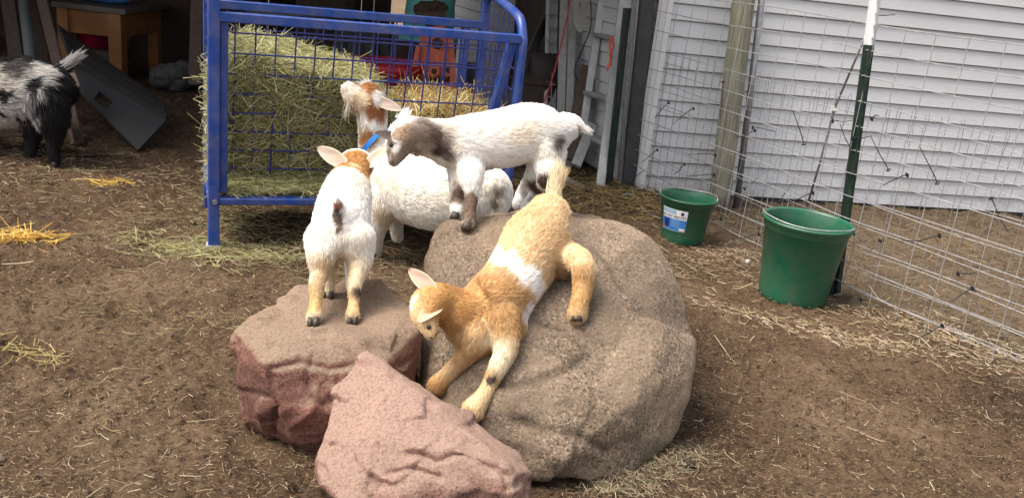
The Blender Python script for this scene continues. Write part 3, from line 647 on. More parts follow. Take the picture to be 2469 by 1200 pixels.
# ------------------------------------------------------------------ goats
def goat(name, label, cat, chains, lat, blobs, base, nfur, flen, hooves, ears, eyes, voxel=.008, faces=(), clear=(), gain=1.0, marks=None, extra=None, legcol=None, furw=.0008, seed=1, group=None, noise_amp=.03, fl_face=.35, tuft=None, origin=None, smooth=7):
    lat = nrm(lat); mb = MB(); segs = []
    def clr(c, on):
        c = list(c)
        if on:
            for r_ in (BIG, RED, FRO):
                h = hit(r_, c[0], c[1])
                if h is not None and pix(h)[2] < 3.6: c[2] = min(c[2], pix(h)[2] - c[3] * .8)
        if len(c) > 3: c[3] = c[3] * (gain if c[3] > .035 else 1)
        if len(c) > 4 and c[4]: c[4] = c[4] * (gain if c[4] > .035 else 1)
        return tuple(c)
    chains = [[clr(c, i in clear) for c in ch] for i, ch in enumerate(chains)]
    FACE = [(P(*f[:3]), f[3]) for f in faces]; flen0 = flen
    def flen(p, r):
        L = flen0(p, r).astype(float)
        for c_, r_ in FACE:
            f = np.clip((np.linalg.norm(p - c_, axis=1) - r_ * .7) / (r_ * .5), 0, 1); L = L * f + .009 * (1 - f)
        return L
    for ch in chains:
        cc = [np.append(P(c[0], c[1], c[2]) if len(c) < 6 or c[5] is None else c[5], [c[3], c[4] if len(c) > 4 and c[4] else c[3]]) for c in ch]
        cm = catmull(cc, 5); pts = [c[:3] for c in cm]; rr = [(max(c[3], .004), max(c[4], .004)) for c in cm]
        mb.tube(pts, rr, 18, True, lat=lat if ch is chains[0] else None)
        for e, q in ((pts[0], rr[0]), (pts[-1], rr[-1])): mb.ball(e, (q[0] + q[1]) / 2 * .985, 14, 8)
        for i in range(len(pts) - 1): segs.append((pts[i], pts[i + 1], ch is chains[0], max(rr[i])))
    for e in (extra or []): mb.ball(P(*e[:3]), e[3], 18, 12, axes=e[4] if len(e) > 4 else None)
    co, no, fc = evaluated(mb.V, mb.F, [('REMESH', dict(mode='VOXEL', voxel_size=voxel)), ('SMOOTH', dict(factor=.6, iterations=smooth))])
    SA = np.array([s[0] for s in segs]); SB = np.array([s[1] for s in segs]); SR = np.array([s[3] for s in segs]); mid = (SA + SB) / 2
    def flow(p):
        kd = KDTree(len(mid)); [kd.insert(Vector(q), i) for i, q in enumerate(mid)]; kd.balance()
        out = np.empty((len(p), 3)); rr_ = np.empty(len(p))
        for k, q in enumerate(p):
            best = min(kd.find_n(Vector(q), 4), key=lambda h: h[2] - SR[h[1]] * .7)[1]; out[k] = SB[best] - SA[best]; rr_[k] = SR[best]
        return out / (np.linalg.norm(out, axis=1, keepdims=True) + 1e-9), rr_
    bv = BVHTree.FromPolygons([tuple(v) for v in co], fc)
    def snap(px_, py_, d_):
        h = bv.ray_cast(Vector(CAM), Vector(nrm(ray(px_, py_))))
        return np.array(h[0]) if h[0] is not None else P(px_, py_, d_)
    B_ = [(snap(*b[:3]), b[3], np.array(b[4]), b[5] if len(b) > 5 else .25) for b in blobs]
    def colour(p):
        c = np.tile(np.array(base, float), (len(p), 1)); nz = fbm(p, 22, 3, .6, seed) * noise_amp
        for ct, r, cc, soft in B_:
            d = np.linalg.norm(p - ct, axis=1) + nz; f = np.clip((r - d) / (r * soft) + .5, 0, 1)[:, None]; c = c * (1 - f) + cc * f
        dn = np.clip(fbm(p, 7, 4, .6, seed + 30) * 2.2 + .1, 0, 1)[:, None] * np.array([[.03, .075, .15]])
        return c * (1 + .12 * fbm(p, 9, 3, .5, seed + 3))[:, None] * (1 - dn)
    org = origin if origin is not None else (float(co[:, 0].mean()), float(co[:, 1].mean()), float(co[:, 2].min()))
    o = mk(name, co, fc, M['skin'], None, origin=org, smooth=True, label=label, cat=cat, group=group)
    set_attr(o.data, colour(co) * .85)
    # fur
    K = 5; p, nn, _ = tri_sample(co, fc, nfur); fl, rr_ = flow(p)
    fl = fl - nn * np.sum(fl * nn, 1, keepdims=True); fl /= (np.linalg.norm(fl, axis=1, keepdims=True) + 1e-6)
    L = flen(p, rr_) * rng.uniform(.6, 1.3, nfur)
    cl_n = max(50, nfur // 9); ci = rng.choice(nfur, cl_n, replace=False); kd = KDTree(cl_n)
    for k, i in enumerate(ci): kd.insert(Vector(p[i]), k)
    kd.balance(); own = np.array([kd.find(Vector(q))[1] for q in p]); cp = p[ci][own]
    cj = jit(cl_n, .06)[own]; hj = jit(nfur, .12)
    d0 = nn * .42 + fl * .95 + cj * .45 + hj; d0 /= np.linalg.norm(d0, axis=1, keepdims=True)
    d1 = nn * .12 + fl + cj + hj + np.array([0, 0, -.22]); d1 /= np.linalg.norm(d1, axis=1, keepdims=True)
    t = np.linspace(0, 1, K); pts = np.empty((nfur, K, 3)); pts[:, 0] = p - nn * .001
    for k in range(1, K):
        f = t[k]; pts[:, k] = pts[:, k - 1] + (d0 * (1 - f) + d1 * f) * (L / (K - 1))[:, None]
    tipc = cp + (pts[:, -1] - p)              # pull the tips of a clump together
    for k in range(1, K): pts[:, k] += (tipc - pts[:, -1]) * (.18 * t[k] ** 1.5) if k < K - 1 else 0
    cc = colour(p); cb = rng.normal(1, .085, cl_n)[own]; cc = np.clip(cc * cb[:, None] * rng.uniform(.9, 1.08, (nfur, 1)), 0, .93)
    rad = furw * np.array([1, 1, .85, .6, .15])[None, :] * rng.uniform(.7, 1.3, (nfur, 1))
    if tuft:
        for (a, b, r_, n_, ln, colr, down) in tuft:      # long tufts: tail, beard
            a = P(*a); b = P(*b); q = a + (b - a) * rng.random((n_, 1)) ** .8 + jit(n_, r_ * .5)
            dd = nrm(b - a) * 1.0 + jit(n_, .16) + np.array([0, 0, down]); dd /= np.linalg.norm(dd, axis=1, keepdims=True)
            ll = ln * rng.uniform(.5, 1.2, n_); tp = np.stack([q + dd * (ll * s)[:, None] + np.array([0, 0, down * .4]) * (ll * s * s)[:, None] for s in t], 1)
            pts = np.concatenate([pts, tp]); rad = np.concatenate([rad, np.tile(furw * 1.3 * np.array([1, 1, .8, .5, .15]), (n_, 1))])
            cc = np.concatenate([cc, np.array(colr)[None, :] * rng.uniform(.8, 1.12, (n_, 1))])
    WL = WLOC[o.name]
    strands('fur', pts, rad, cc, M['fur'], o)
    for (a, b, dirv) in hooves:
        hs0 = snap(a[0], a[1] - 7, a[2]); a = P(a[0], a[1], min(a[2], pix(hs0)[2] + .022)) if abs(pix(hs0)[2] - a[2]) < .3 else P(*a); hm = MB(); f = nrm(dirv); up = nrm(b) ; s = nrm(np.cross(f, up)); f = np.cross(up, s)
        for sg in (-1, 1):
            cc_ = a + s * sg * .0085
            hm.tube([cc_ - up * .012 + f * .006, cc_ + up * .002 + f * .003, cc_ + up * .016 - f * .002], [(.0105, .017), (.0098, .0155), (.008, .012)], 10, lat=s)
        hm.build('hoof', M['hoof'], o, smooth=True)
    for e in ears:
        root, tip, wid, nv, c_out, c_in, cup = e[:7]; rd = root[2]; rs = snap(*root); ddp = pix(rs)[2] + .012; root = P(root[0], root[1], ddp); tip = P(tip[0], tip[1], min(ddp + tip[2] - rd, pix(snap(*tip))[2] - .016) if len(e) > 7 else ddp + tip[2] - rd)
        ax = tip - root; Ln = np.linalg.norm(ax); t_ = ax / Ln; nv = nrm(np.asarray(nv, float) - t_ * (np.asarray(nv) @ t_)); lift_ = e[7] if len(e) > 7 else 0; s_ = np.cross(t_, nv)
        nu, nw = 14, 9; V = []; F = []; Cc = []
        for lay in (0, 1):
            for i in range(nu):
                q = i / (nu - 1); wdt = wid * (math.sin(math.pi * min(1, (q * .80 + .17))) ** .75) * (1 if q < .98 else .35)
                for j in range(nw):
                    z_ = j / (nw - 1) * 2 - 1; cu_ = cup * (1 - z_ * z_) * wdt * (1 - q * .5)
                    V.append(root + nv * lift_ * math.sin(math.pi * min(1, q * 1.1)) + t_ * q * Ln + s_ * z_ * wdt - nv * (cu_ + lay * .0028 * (1 - z_ ** 4)) - nv * .06 * Ln * q * q)
                    k_ = 1 + .1 * math.sin(q * 9 + j); Cc.append(np.array(c_out if lay else c_in) * k_)
        g = nu * nw
        for lay in (0, 1):
            for i in range(nu - 1):
                for j in range(nw - 1):
                    a = lay * g + i * nw + j; f_ = (a, a + 1, a + nw + 1, a + nw); F.append(f_ if lay == 0 else f_[::-1])
        rim = [i * nw for i in range(nu)] + [(nu - 1) * nw + j for j in range(1, nw)] + [i * nw + nw - 1 for i in range(nu - 2, -1, -1)] + list(range(nw - 2, 0, -1))
        for k in range(len(rim)):
            a = rim[k]; b = rim[(k + 1) % len(rim)]; F.append((a, a + g, b + g, b))
        eo = mk('ear', V, F, M['ear'], o, smooth=True); set_attr(eo.data, np.clip(np.array(Cc), 0, .9))
    for e in eyes:
        q, r_ = e; q = P(*q); h = bv.find_nearest(Vector(q)); c_ = np.array(h[0]); n_ = np.array(h[1])
        rh = bv.ray_cast(Vector(CAM), Vector(nrm(q - CAM)))
        if rh[0] is not None: c_ = np.array(rh[0]); n_ = np.array(rh[1])
        em = MB(); em.ball(c_ + n_ * (flen(c_[None], np.array([.05]))[0] * .25 - r_ * .2), r_, 14, 10); em.build('eye', M['eye'], o, smooth=True)
    for (q0, q1, r_) in (marks or []):
        m_ = MB(); a_ = snap(*q0); b_ = snap(*q1); o_ = -nrm(ray(q0[0], q0[1])) * .007; m_.tube([a_ + o_, (a_ + b_) / 2 + o_ * 1.2, b_ + o_], [r_ * .6, r_, r_ * .6], 8); m_.build('nostril', M['hoof'], o, smooth=True)
    return o, bv
def vcam(x, y, z=0): return cr * x + cu * y - cf * z          # a direction given as right, up, towards the viewer
RIGHT, UPV, TOW = cr, cu, -cf
TAN = (.54, .335, .155); TANL = (.72, .54, .33); TAND = (.50, .275, .105); CRM = (.82, .71, .52); WHT = (.92, .89, .85); WH2 = (.88, .84, .78)
GBR = (.20, .155, .13); DBR = (.10, .07, .055)
EARC = (.78, .62, .46); EARI = (.80, .62, .50)

# tan kid stepping down the boulder
hf = hit(BIG, 1392, 768); ff = hit(BIG, 1130, 1000); f2 = hit(BIG, 1052, 940)
if ff is None: ff = P(1130, 1000, 2.56)
if f2 is None: f2 = P(1052, 940, 2.66)
dH = pix(hf)[2] if hf is not None else 2.8; dF = pix(ff)[2]; dG = pix(f2)[2]
def ft(px, py, d, r): return (px, py, d, r)
flA = lambda p, r: np.where(r > .05, .017, np.where(r > .034, .014, .011))
goat('goat', 'tan kid goat with a white band round its middle, climbing down the large boulder', 'goat',
     [[(1040, 806, 2.515, .020, .018), (1034, 785, 2.525, .030, .029), (1026, 757, 2.545, .044, .043), (1040, 728, 2.59, .058, .056), (1074, 735, 2.63, .060, .060), (1110, 752, 2.65, .070, .074), (1150, 756, 2.68, .094, .100), (1190, 738, 2.70, .102, .110), (1230, 690, 2.75, .096, .104), (1266, 632, 2.81, .102, .106), (1298, 572, 2.87, .106, .110), (1322, 522, 2.91, .074, .078)],
      [(1205, 770, 2.72, .062), (1220, 835, dF + .05, .038), (1202, 882, dF + .035, .029), (1182, 922, dF + .0, .023), (1166, 952, dF - .02, .024), (1142, 986, dF - .02, .036)],
      [(1160, 800, 2.72, .058), (1132, 845, dG + .06, .036), (1104, 876, dG + .03, .028), (1078, 904, dG, .026), (1054, 930, dG - .02, .033)],
      [(1318, 600, 2.88, .068), (1362, 618, 2.87, .054), (1402, 634, dH + .03, .038), (1406, 685, dH + .01, .033), (1398, 728, dH - .01, .029), (1392, 756, dH - .018, .033)],
      [(1290, 590, 2.93, .06), (1268, 640, 2.95, .04), (1262, 670, 2.93, .026), (1256, 700, 2.90, .024)],
      [(1328, 515, 2.95, .032), (1338, 468, 2.97, .023), (1342, 425, 2.985, .015)]],
     RIGHT, [(1180, 770, 2.70, .17, TAN, .6), (1075, 720, 2.60, .10, TAND, .9), (1300, 560, 2.93, .16, TANL, .5), (1195, 600, 2.90, .07, CRM, .9),
             (1192, 618, 2.80, .030, WHT, .4), (1215, 632, 2.80, .032, WHT, .4), (1240, 650, 2.76, .033, WHT, .4), (1266, 668, 2.76, .034, WHT, .4), (1288, 688, 2.76, .034, WHT, .4), (1296, 712, 2.76, .030, WHT, .5), (1272, 760, 2.74, .032, WHT, .7), (1150, 820, 2.66, .05, TANL, .8), (1210, 850, 2.65, .05, CRM, .9),
             (1395, 700, 2.78, .075, TAN, .6), (1345, 450, 2.97, .05, CRM, .8), (997, 726, 2.57, .013, WHT, .6), (992, 745, 2.57, .010, WHT, .6), (1030, 781, 2.5, .013, (.25, .13, .06), 1.0), (1050, 760, 2.5, .012, (.42, .24, .10), 1.0), (1180, 915, 2.58, .009, DBR, .9), (1100, 870, 2.6, .007, DBR, .9), (1022, 790, 2.50, .03, TANL, .9), (1045, 935, 2.63, .05, TAN, .9)],
     TANL, 85000, flA,
     [((1126, 1004, dF - .03), UPV * .9 + TOW * .3, -RIGHT * .5 - UPV * .5 + TOW), ((1044, 946, dG - .025), UPV + TOW * .2, -RIGHT - UPV * .3 + TOW * .4), ((1391, 765, dH - .03), UPV, -RIGHT * .3 + TOW)],
     [((1046, 700, 2.58), (984, 648, 2.58), .023, TOW + UPV * .2 - RIGHT * .3, TANL, EARI, .3), ((1060, 738, 2.585), (1007, 772, 2.515), .021, TOW + UPV * .55, TAN, (.74, .54, .38), .25, .010)],
     [((1034, 788, 2.50), .0068)], marks=[((1036, 812, 2.5), (1042, 815, 2.5), .0028), ((1050, 808, 2.5), (1056, 797, 2.5), .0022)], seed=5, furw=.0006, clear=(1, 2, 3), faces=[(1030, 775, 2.52, .07), (1045, 730, 2.57, .07)], extra=[(1215, 790, 2.71, .080), (1170, 800, 2.68, .078), (1120, 785, 2.66, .062), (1352, 628, 2.86, .06)],
     tuft=[((1330, 495, 2.95), (1343, 418, 2.985), .018, 900, .045, CRM, .1), ((1335, 470, 2.96), (1352, 430, 2.98), .014, 400, .05, TANL, -.1)])

# white kid on the red rock, seen from behind
g1 = hit(RED, 757, 776); g2 = hit(RED, 852, 773); g3 = hit(RED, 792, 712)
d1 = pix(g1)[2] if g1 is not None else 2.67; d2 = pix(g2)[2] if g2 is not None else 2.70; d3 = pix(g3)[2] if g3 is not None else 2.87
d1, d2, d3 = min(d1, 2.8), min(d2, 2.85), min(d3, 3.0)
flB = lambda p, r: np.where(r > .05, .017, np.where(r > .033, .017, .010))
goat('goat', 'white kid goat with ginger poll, seen from behind on the red rock', 'goat',
     [[(864, 405, 3.24, .020, .020), (862, 396, 3.18, .036, .036), (859, 394, 3.12, .060, .052), (854, 402, 3.05, .058, .054), (846, 428, 3.0, .060, .066), (838, 460, 2.93, .076, .082), (828, 505, 2.86, .086, .088), (820, 548, 2.81, .086, .086), (818, 575, 2.79, .062, .062)],
      [(784, 575, 2.78, .064), (774, 620, d1 + .07, .042), (771, 655, d1 + .05, .028), (764, 685, d1 + .03, .025), (762, 730, d1 + .01, .019), (758, 762, d1 - .01, .025)],
      [(856, 575, 2.80, .064), (868, 620, d2 + .07, .042), (862, 655, d2 + .05, .028), (855, 685, d2 + .03, .024), (853, 730, d2 + .01, .018), (850, 760, d2 - .01, .024)],
      [(806, 570, 2.98, .045), (794, 630, d3 + .0, .028), (792, 670, d3, .022), (791, 704, d3 - .005, .022)],
      [(856, 560, 3.0, .04), (850, 640, 2.97, .026), (848, 690, 2.93, .020)],
      [(815, 498, 2.75, .020), (814, 488, 2.71, .013), (813, 478, 2.69, .008)]],
     RIGHT, [(800, 690, 2.70, .11, CRM, .9), (855, 700, 2.7, .11, CRM, .9), (760, 720, 2.62, .055, (.62, .42, .2), .7), (850, 735, 2.66, .05, (.66, .48, .27), .9), (858, 700, 2.64, .012, DBR, .9), (790, 660, 2.86, .07, (.62, .46, .28), .9), (856, 384, 3.15, .085, (.58, .33, .13), .35), (893, 405, 3.05, .034, (.58, .33, .13), .5), (826, 392, 3.05, .028, (.58, .33, .13), .5), (860, 368, 3.1, .045, (.58, .33, .13), .5), (858, 398, 3.02, .010, CRM, .8),
             (760, 775, 2.64, .02, (.3, .2, .12), .8), (814, 500, 2.69, .020, (.55, .32, .27), .6), (814, 519, 2.70, .016, (.13, .09, .08), .6), (814, 538, 2.70, .009, (.18, .13, .11), .8), (814, 552, 2.70, .007, (.22, .16, .13), .8)],
     WHT, 75000, flB,
     [((757, 778, d1 - .022), UPV + TOW * .1, TOW * .2 - RIGHT * .1 - cf), ((850, 775, d2 - .022), UPV, -TOW), ((791, 711, d3 - .012), UPV, -TOW)],
     [((832, 396, 3.06), (765, 354, 3.03), .026, TOW + UPV * .2, EARC, (.82, .70, .58), .3), ((884, 396, 3.08), (942, 358, 3.06), .026, TOW + UPV * .3, EARC, (.82, .70, .58), .3)],
     [], seed=9, furw=.0006, faces=[(814, 525, 2.70, .035), (858, 385, 3.1, .06)], extra=[(784, 596, 2.78, .052), (860, 596, 2.80, .052)])

# white and grey brown kid standing across the top of the boulder
q1 = hit(BIG, 1130, 546); q2 = hit(BIG, 1099, 528); q3 = hit(BIG, 1256, 512)
e1 = min(pix(q1)[2], 3.1) if q1 is not None else 2.93; e2 = e1 + .08; e3 = min(pix(q3)[2], 3.25) if q3 is not None else 3.1
goat('goat', 'white kid goat with grey brown face, standing side on along the boulder top', 'goat',
     [[(949, 386, 2.99, .024, .024), (954, 370, 3.00, .037, .036), (964, 346, 3.01, .050, .050), (980, 324, 3.03, .062, .058), (1015, 328, 3.06, .062, .062), (1050, 335, 3.10, .060, .070), (1095, 345, 3.11, .072, .090), (1150, 342, 3.12, .080, .098), (1215, 332, 3.14, .084, .102), (1280, 318, 3.16, .080, .102), (1335, 318, 3.17, .070, .082), (1362, 312, 3.18, .045, .05)],
      [(1130, 375, 3.12, .060), (1136, 425, 3.07, .044), (1138, 462, e1 + .04, .028), (1134, 500, e1 + .015, .021), (1130, 532, e1 - .005, .026)],
      [(1112, 400, 3.15, .05), (1106, 450, 3.12, .033), (1103, 480, e2 + .03, .026), (1101, 510, e2, .025)],
      [(1316, 350, 3.17, .080), (1322, 395, 3.15, .056), (1318, 430, 3.13, .034), (1296, 462, e3 + .02, .023), (1268, 498, e3, .022)],
      [(1312, 370, 3.22, .06), (1290, 420, 3.22, .036), (1262, 460, e3 + .1, .024), (1248, 492, e3 + .08, .022)],
      [(1360, 290, 3.18, .030), (1385, 290, 3.18, .021), (1404, 303, 3.18, .013)]],
     TOW, [(982, 360, 2.98, .062, (.27, .20, .15), .6), (955, 350, 2.98, .034, (.27, .21, .17), .5), (948, 372, 2.98, .028, (.27, .21, .17), .5), (965, 330, 2.98, .03, (.34, .26, .2), .6), (965, 385, 2.97, .035, (.34, .26, .21), .6), (985, 305, 3.0, .045, (.42, .30, .2), .8), (1022, 310, 3.03, .062, (.30, .235, .19), .8), (1060, 335, 3.0, .045, GBR, 1.0), (1080, 375, 3.0, .02, GBR, 1.2), (1052, 362, 2.99, .02, DBR, 1.1), (975, 288, 3.04, .034, WHT, .6), (1025, 382, 2.98, .045, WH2, .7), (948, 350, 2.98, .018, WHT, .6),
           (1345, 345, 3.08, .026, (.16, .13, .12), 1.2), (1140, 500, 2.92, .06, (.17, .12, .09), .5), (1105, 470, 3.1, .035, (.27, .2, .15), .5), (1103, 525, 3.05, .022, (.2, .14, .1), .7), (1308, 432, 3.06, .034, (.13, .09, .07), .6), (1292, 455, 3.06, .045, (.13, .09, .07), .6), (1306, 475, 3.06, .035, (.13, .09, .07), .6), (1122, 540, 2.95, .012, (.5, .4, .3), .8)],
     WHT, 80000, lambda p, r: np.where(r > .05, .017, np.where(r > .034, .014, .010)),
     [((1127, 546, e1 - .02), UPV, -RIGHT + TOW * .3), ((1099, 522, e2 - .015), UPV, -RIGHT)],
     [((986, 340, 2.97), (906, 316, 2.93), .023, UPV * .5 + TOW * .8, (.6, .5, .42), (.15, .12, .105), .45), ((980, 296, 3.07), (972, 272, 3.1), .016, TOW, WHT, EARI, .3)],
     [((944, 350, 2.97), .0075)], marks=[((940, 390, 3), (947, 392, 3), .003)], seed=13, furw=.0006, faces=[(962, 360, 2.99, .08), (985, 325, 3.0, .06)],
     tuft=[((1370, 285, 3.18), (1415, 312, 3.18), .011, 380, .024, WHT, -.15), ((962, 290, 3.03), (978, 276, 3.05), .016, 250, .022, WHT, .3)])

# adult doe, white with a ginger head, reaching up to the feeder
goat('goat', 'adult white goat with ginger head and blue collar, looking into the feeder', 'goat',
     [[(841, 216, 4.04, .038, .038), (852, 228, 4.05, .054, .054), (868, 238, 4.07, .070, .072), (890, 244, 4.09, .084, .080), (896, 275, 4.10, .076, .070), (899, 315, 4.12, .070, .064), (905, 350, 4.14, .080, .076), (930, 400, 4.15, .115, .11), (980, 450, 4.10, .150, .150), (1050, 465, 4.06, .165, .168), (1120, 465, 4.04, .160, .162), (1170, 465, 4.04, .13, .13)],
      [(925, 470, 4.08, .08), (922, 515, 4.08, .06), (912, 550, 4.12, .04), (906, 585, 4.19, .033), (903, 607, 4.24, .036)],
      [(950, 500, 4.25, .06), (955, 540, 4.3, .035), (958, 570, 4.34, .03)],
      [(1175, 450, 4.0, .10), (1185, 500, 4.02, .075), (1180, 560, 4.08, .045), (1175, 590, 4.15, .035)],
      [(1165, 470, 4.2, .08), (1160, 540, 4.25, .045), (1155, 580, 4.28, .035)],
      [(1190, 420, 4.05, .03), (1205, 425, 4.04, .02)]],
     TOW, [(885, 225, 4.22, .085, (.42, .19, .075), .4), (905, 270, 4.2, .06, (.36, .15, .06), .5), (884, 328, 4.17, .045, (.45, .24, .11), .4), (848, 228, 4.26, .055, (.72, .64, .55), .5), (852, 255, 4.25, .045, (.70, .56, .40), .7), (915, 232, 4.2, .035, WHT, .5), (872, 235, 4.2, .022, CRM, .8), (880, 290, 4.2, .03, WHT, .5), (900, 300, 4.2, .03, WHT, .5), (876, 365, 4.14, .025, (.3, .22, .18), .8),
           (1200, 460, 3.95, .02, (.3, .26, .22), 1.2), (1190, 490, 3.95, .016, (.3, .26, .22), 1.2), (925, 520, 4.03, .045, (.55, .46, .33), .9)],
     WH2, 60000, lambda p, r: np.where(r > .09, .022, np.where(r > .05, .020, .014)),
     [((902, 613, 4.24), UPV, -RIGHT)],
     [((905, 240, 4.05), (968, 264, 4.05), .026, TOW + UPV * .2, (.5, .42, .34), (.62, .5, .42), .3), ((905, 218, 4.08), (946, 250, 4.14), .020, TOW + UPV * .5, (.3, .25, .2), (.35, .28, .22), .3)],
     [], voxel=.010, smooth=4, furw=.0010, seed=21, noise_amp=.04, faces=[(880, 260, 4.25, .15)],
     tuft=[((846, 240, 4.02), (836, 268, 4.02), .010, 100, .04, (.62, .54, .44), -.4), ((900, 207, 4.07), (880, 202, 4.08), .015, 120, .03, WHT, .2)])
DOE = bpy.context.scene.objects[-1] if False else [o for o in COL.objects if o.name.startswith('goat') and o.get('label', '').startswith('adult')][0]
cmb = MB(); cc0 = P(902, 346, 4.135); ctan = nrm(-RIGHT * .66 + UPV * .62)
x_ = nrm(np.cross(ctan, TOW)); y_ = np.cross(ctan, x_)
ringp = []
for lay, (rr_, hh) in enumerate(((.087, -.011), (.090, -.011), (.090, .011), (.087, .011))):
    for k in range(36):
        a = 2 * math.pi * k / 36; cmb.V.append(tuple(cc0 + ctan * hh + (x_ * math.cos(a) + y_ * math.sin(a)) * rr_))
for l in range(4):
    for k in range(36): cmb.F.append((l * 36 + k, l * 36 + (k + 1) % 36, ((l + 1) % 4) * 36 + (k + 1) % 36, ((l + 1) % 4) * 36 + k))
cmb.build('collar', M['collar'], DOE, smooth=False)

# black and white goat at the left edge, in the shed's shade
BLK = (.028, .026, .028); BWH = (.62, .60, .58)
goat('goat', 'black goat with white splotches and white tipped tail, standing in the shade', 'goat',
     [[(-330, 190, 5.2, .035, .035), (-300, 165, 5.2, .06, .06), (-250, 140, 5.2, .085, .08), (-180, 190, 5.15, .10, .10), (-90, 215, 5.1, .15, .165), (0, 225, 5.06, .175, .195), (80, 218, 5.03, .165, .185), (125, 215, 5.01, .125, .14)],
      [(112, 240, 4.98, .12), (125, 290, 4.99, .09), (132, 330, 5.02, .05), (128, 360, 5.05, .038), (133, 388, 5.08, .034)],
      [(75, 250, 5.12, .10), (80, 310, 5.12, .06), (76, 350, 5.14, .038), (72, 382, 5.17, .034)],
      [(-110, 260, 5.0, .10), (-112, 310, 5.02, .05), (-112, 350, 5.06, .035), (-114, 388, 5.1, .032)],
      [(-80, 260, 5.2, .08), (-78, 320, 5.2, .045), (-78, 375, 5.25, .03)],
      [(136, 175, 5.05, .04), (152, 158, 5.06, .03), (166, 146, 5.06, .018)]],
     TOW, [(0, 215, 4.90, .17, BWH, .35), (70, 190, 4.88, .12, BWH, .35), (90, 165, 4.9, .07, BWH, .5), (-60, 230, 4.9, .15, BWH, .4), (40, 270, 4.9, .11, BWH, .5), (0, 300, 4.93, .10, BWH, .5), (80, 208, 4.84, .05, BLK, .3), (0, 238, 4.84, .045, BLK, .4), (60, 285, 4.85, .045, BLK, .4), (30, 160, 4.9, .07, (.12, .11, .11), .6), (70, 245, 4.85, .04, (.2, .19, .2), .8), (-20, 265, 4.85, .03, BLK, .5), (165, 145, 5.05, .035, BWH, .4)],
     BLK, 32000, lambda p, r: np.where(r > .09, .045, np.where(r > .05, .028, .014)),
     [((133, 395, 5.07), UPV, -RIGHT), ((72, 389, 5.16), UPV, -RIGHT)],
     [((-250, 120, 5.1), (-200, 140, 5.0), .03, TOW, BLK, (.2, .12, .1), .3)],
     [], voxel=.014, furw=.0015, seed=33, noise_amp=.07,
     tuft=[((150, 165, 5.05), (182, 142, 5.04), .022, 500, .06, BWH, .05), ((140, 172, 5.05), (155, 165, 5.05), .02, 150, .06, BLK, -.2)])

# ------------------------------------------------------------------ wire fences
def fpt(s, off, z):
    """point along the fence line, s in metres from its far end"""
    L1 = np.hypot(*(FB - FA)); d1_ = (FB - FA) / L1; d2_ = (FC - FB) / np.hypot(*(FC - FB))
    if s <= L1: p = FA + d1_ * s; n_ = np.array([-d1_[1], d1_[0]])
    else: p = FB + d2_ * (s - L1); n_ = np.array([-d2_[1], d2_[0]])
    k = np.clip((s - L1) / .5 + .5, 0, 1); n1 = np.array([-d1_[1], d1_[0]]); n2 = np.array([-d2_[1], d2_[0]]); n_ = nrm(n1 * (1 - k) + n2 * k)
    p = p + n_ * off; return np.array([p[0], p[1], z])
L1 = float(np.hypot(*(FB - FA))); LT = L1 + float(np.hypot(*(FC - FB)))
fence = thing('wire_fence', fpt(L1, 0, 0), 'tall galvanised wire panel fence with black zip ties, running past the green buckets', 'wire fence')
m = MB(); hz = [.09, .20, .305, .41, .515, .62, .725, .835, .95, 1.07, 1.19, 1.31]
def wob(s, z): return .008 * math.sin(s * 3.1 + z * 4) + .006 * math.sin(s * 7.3 + z * 9)
for z in hz:
    pts = [fpt(s, wob(s, z), z + .006 * math.sin(s * 4 + z * 7) - .10 * max(0, 1 - s / 1.2) ** 2 * 0) for s in np.arange(-.02, LT, .12)]
    m.tube(pts, .0024 if z not in (1.31,) else .003, 5)
s = .03
while s < LT:
    sk_ = rnd.uniform(-.006, .006); m.tube([fpt(s + sk_ * 1, wob(s, 0), .03), fpt(s, wob(s, .6), .65), fpt(s - sk_, wob(s, 1.3), 1.315)], .0021, 5); s += .152
m.build('wire_panel', M['galv'], fence)
fence2 = thing('wire_fence', fpt(L1, .16, 0), 'lower fine galvanised wire mesh standing just behind the tall wire fence', 'wire fence')
m = MB(); o2 = .13
for z in [.05, .14, .24, .35, .47, .60, .74, .88]:
    pts = [fpt(s, o2 + .015 * math.sin(s * 2.3 + z * 3), z + .008 * math.sin(s * 5 + z * 11)) for s in np.arange(0.05, LT, .12)]; m.tube(pts, .0016, 4)
s = .08
while s < LT:
    tl = rnd.uniform(-.012, .012); m.tube([fpt(s, o2 + .01 * math.sin(s * 5), .03), fpt(s + tl * .5, o2 + .008, .5), fpt(s + tl, o2 + .004 * math.sin(s * 3), .95)], .0015, 4)
    if rnd.random() < .8: m.tube([fpt(s + tl, o2, .95), fpt(s + tl + .006, o2 + .006, .965), fpt(s + tl + .014, o2 + .004, .94), fpt(s + tl + .016 + tl, o2, .80)], .0014, 4)
    s += .076
m.build('wire_mesh', M['galvd'], fence2)
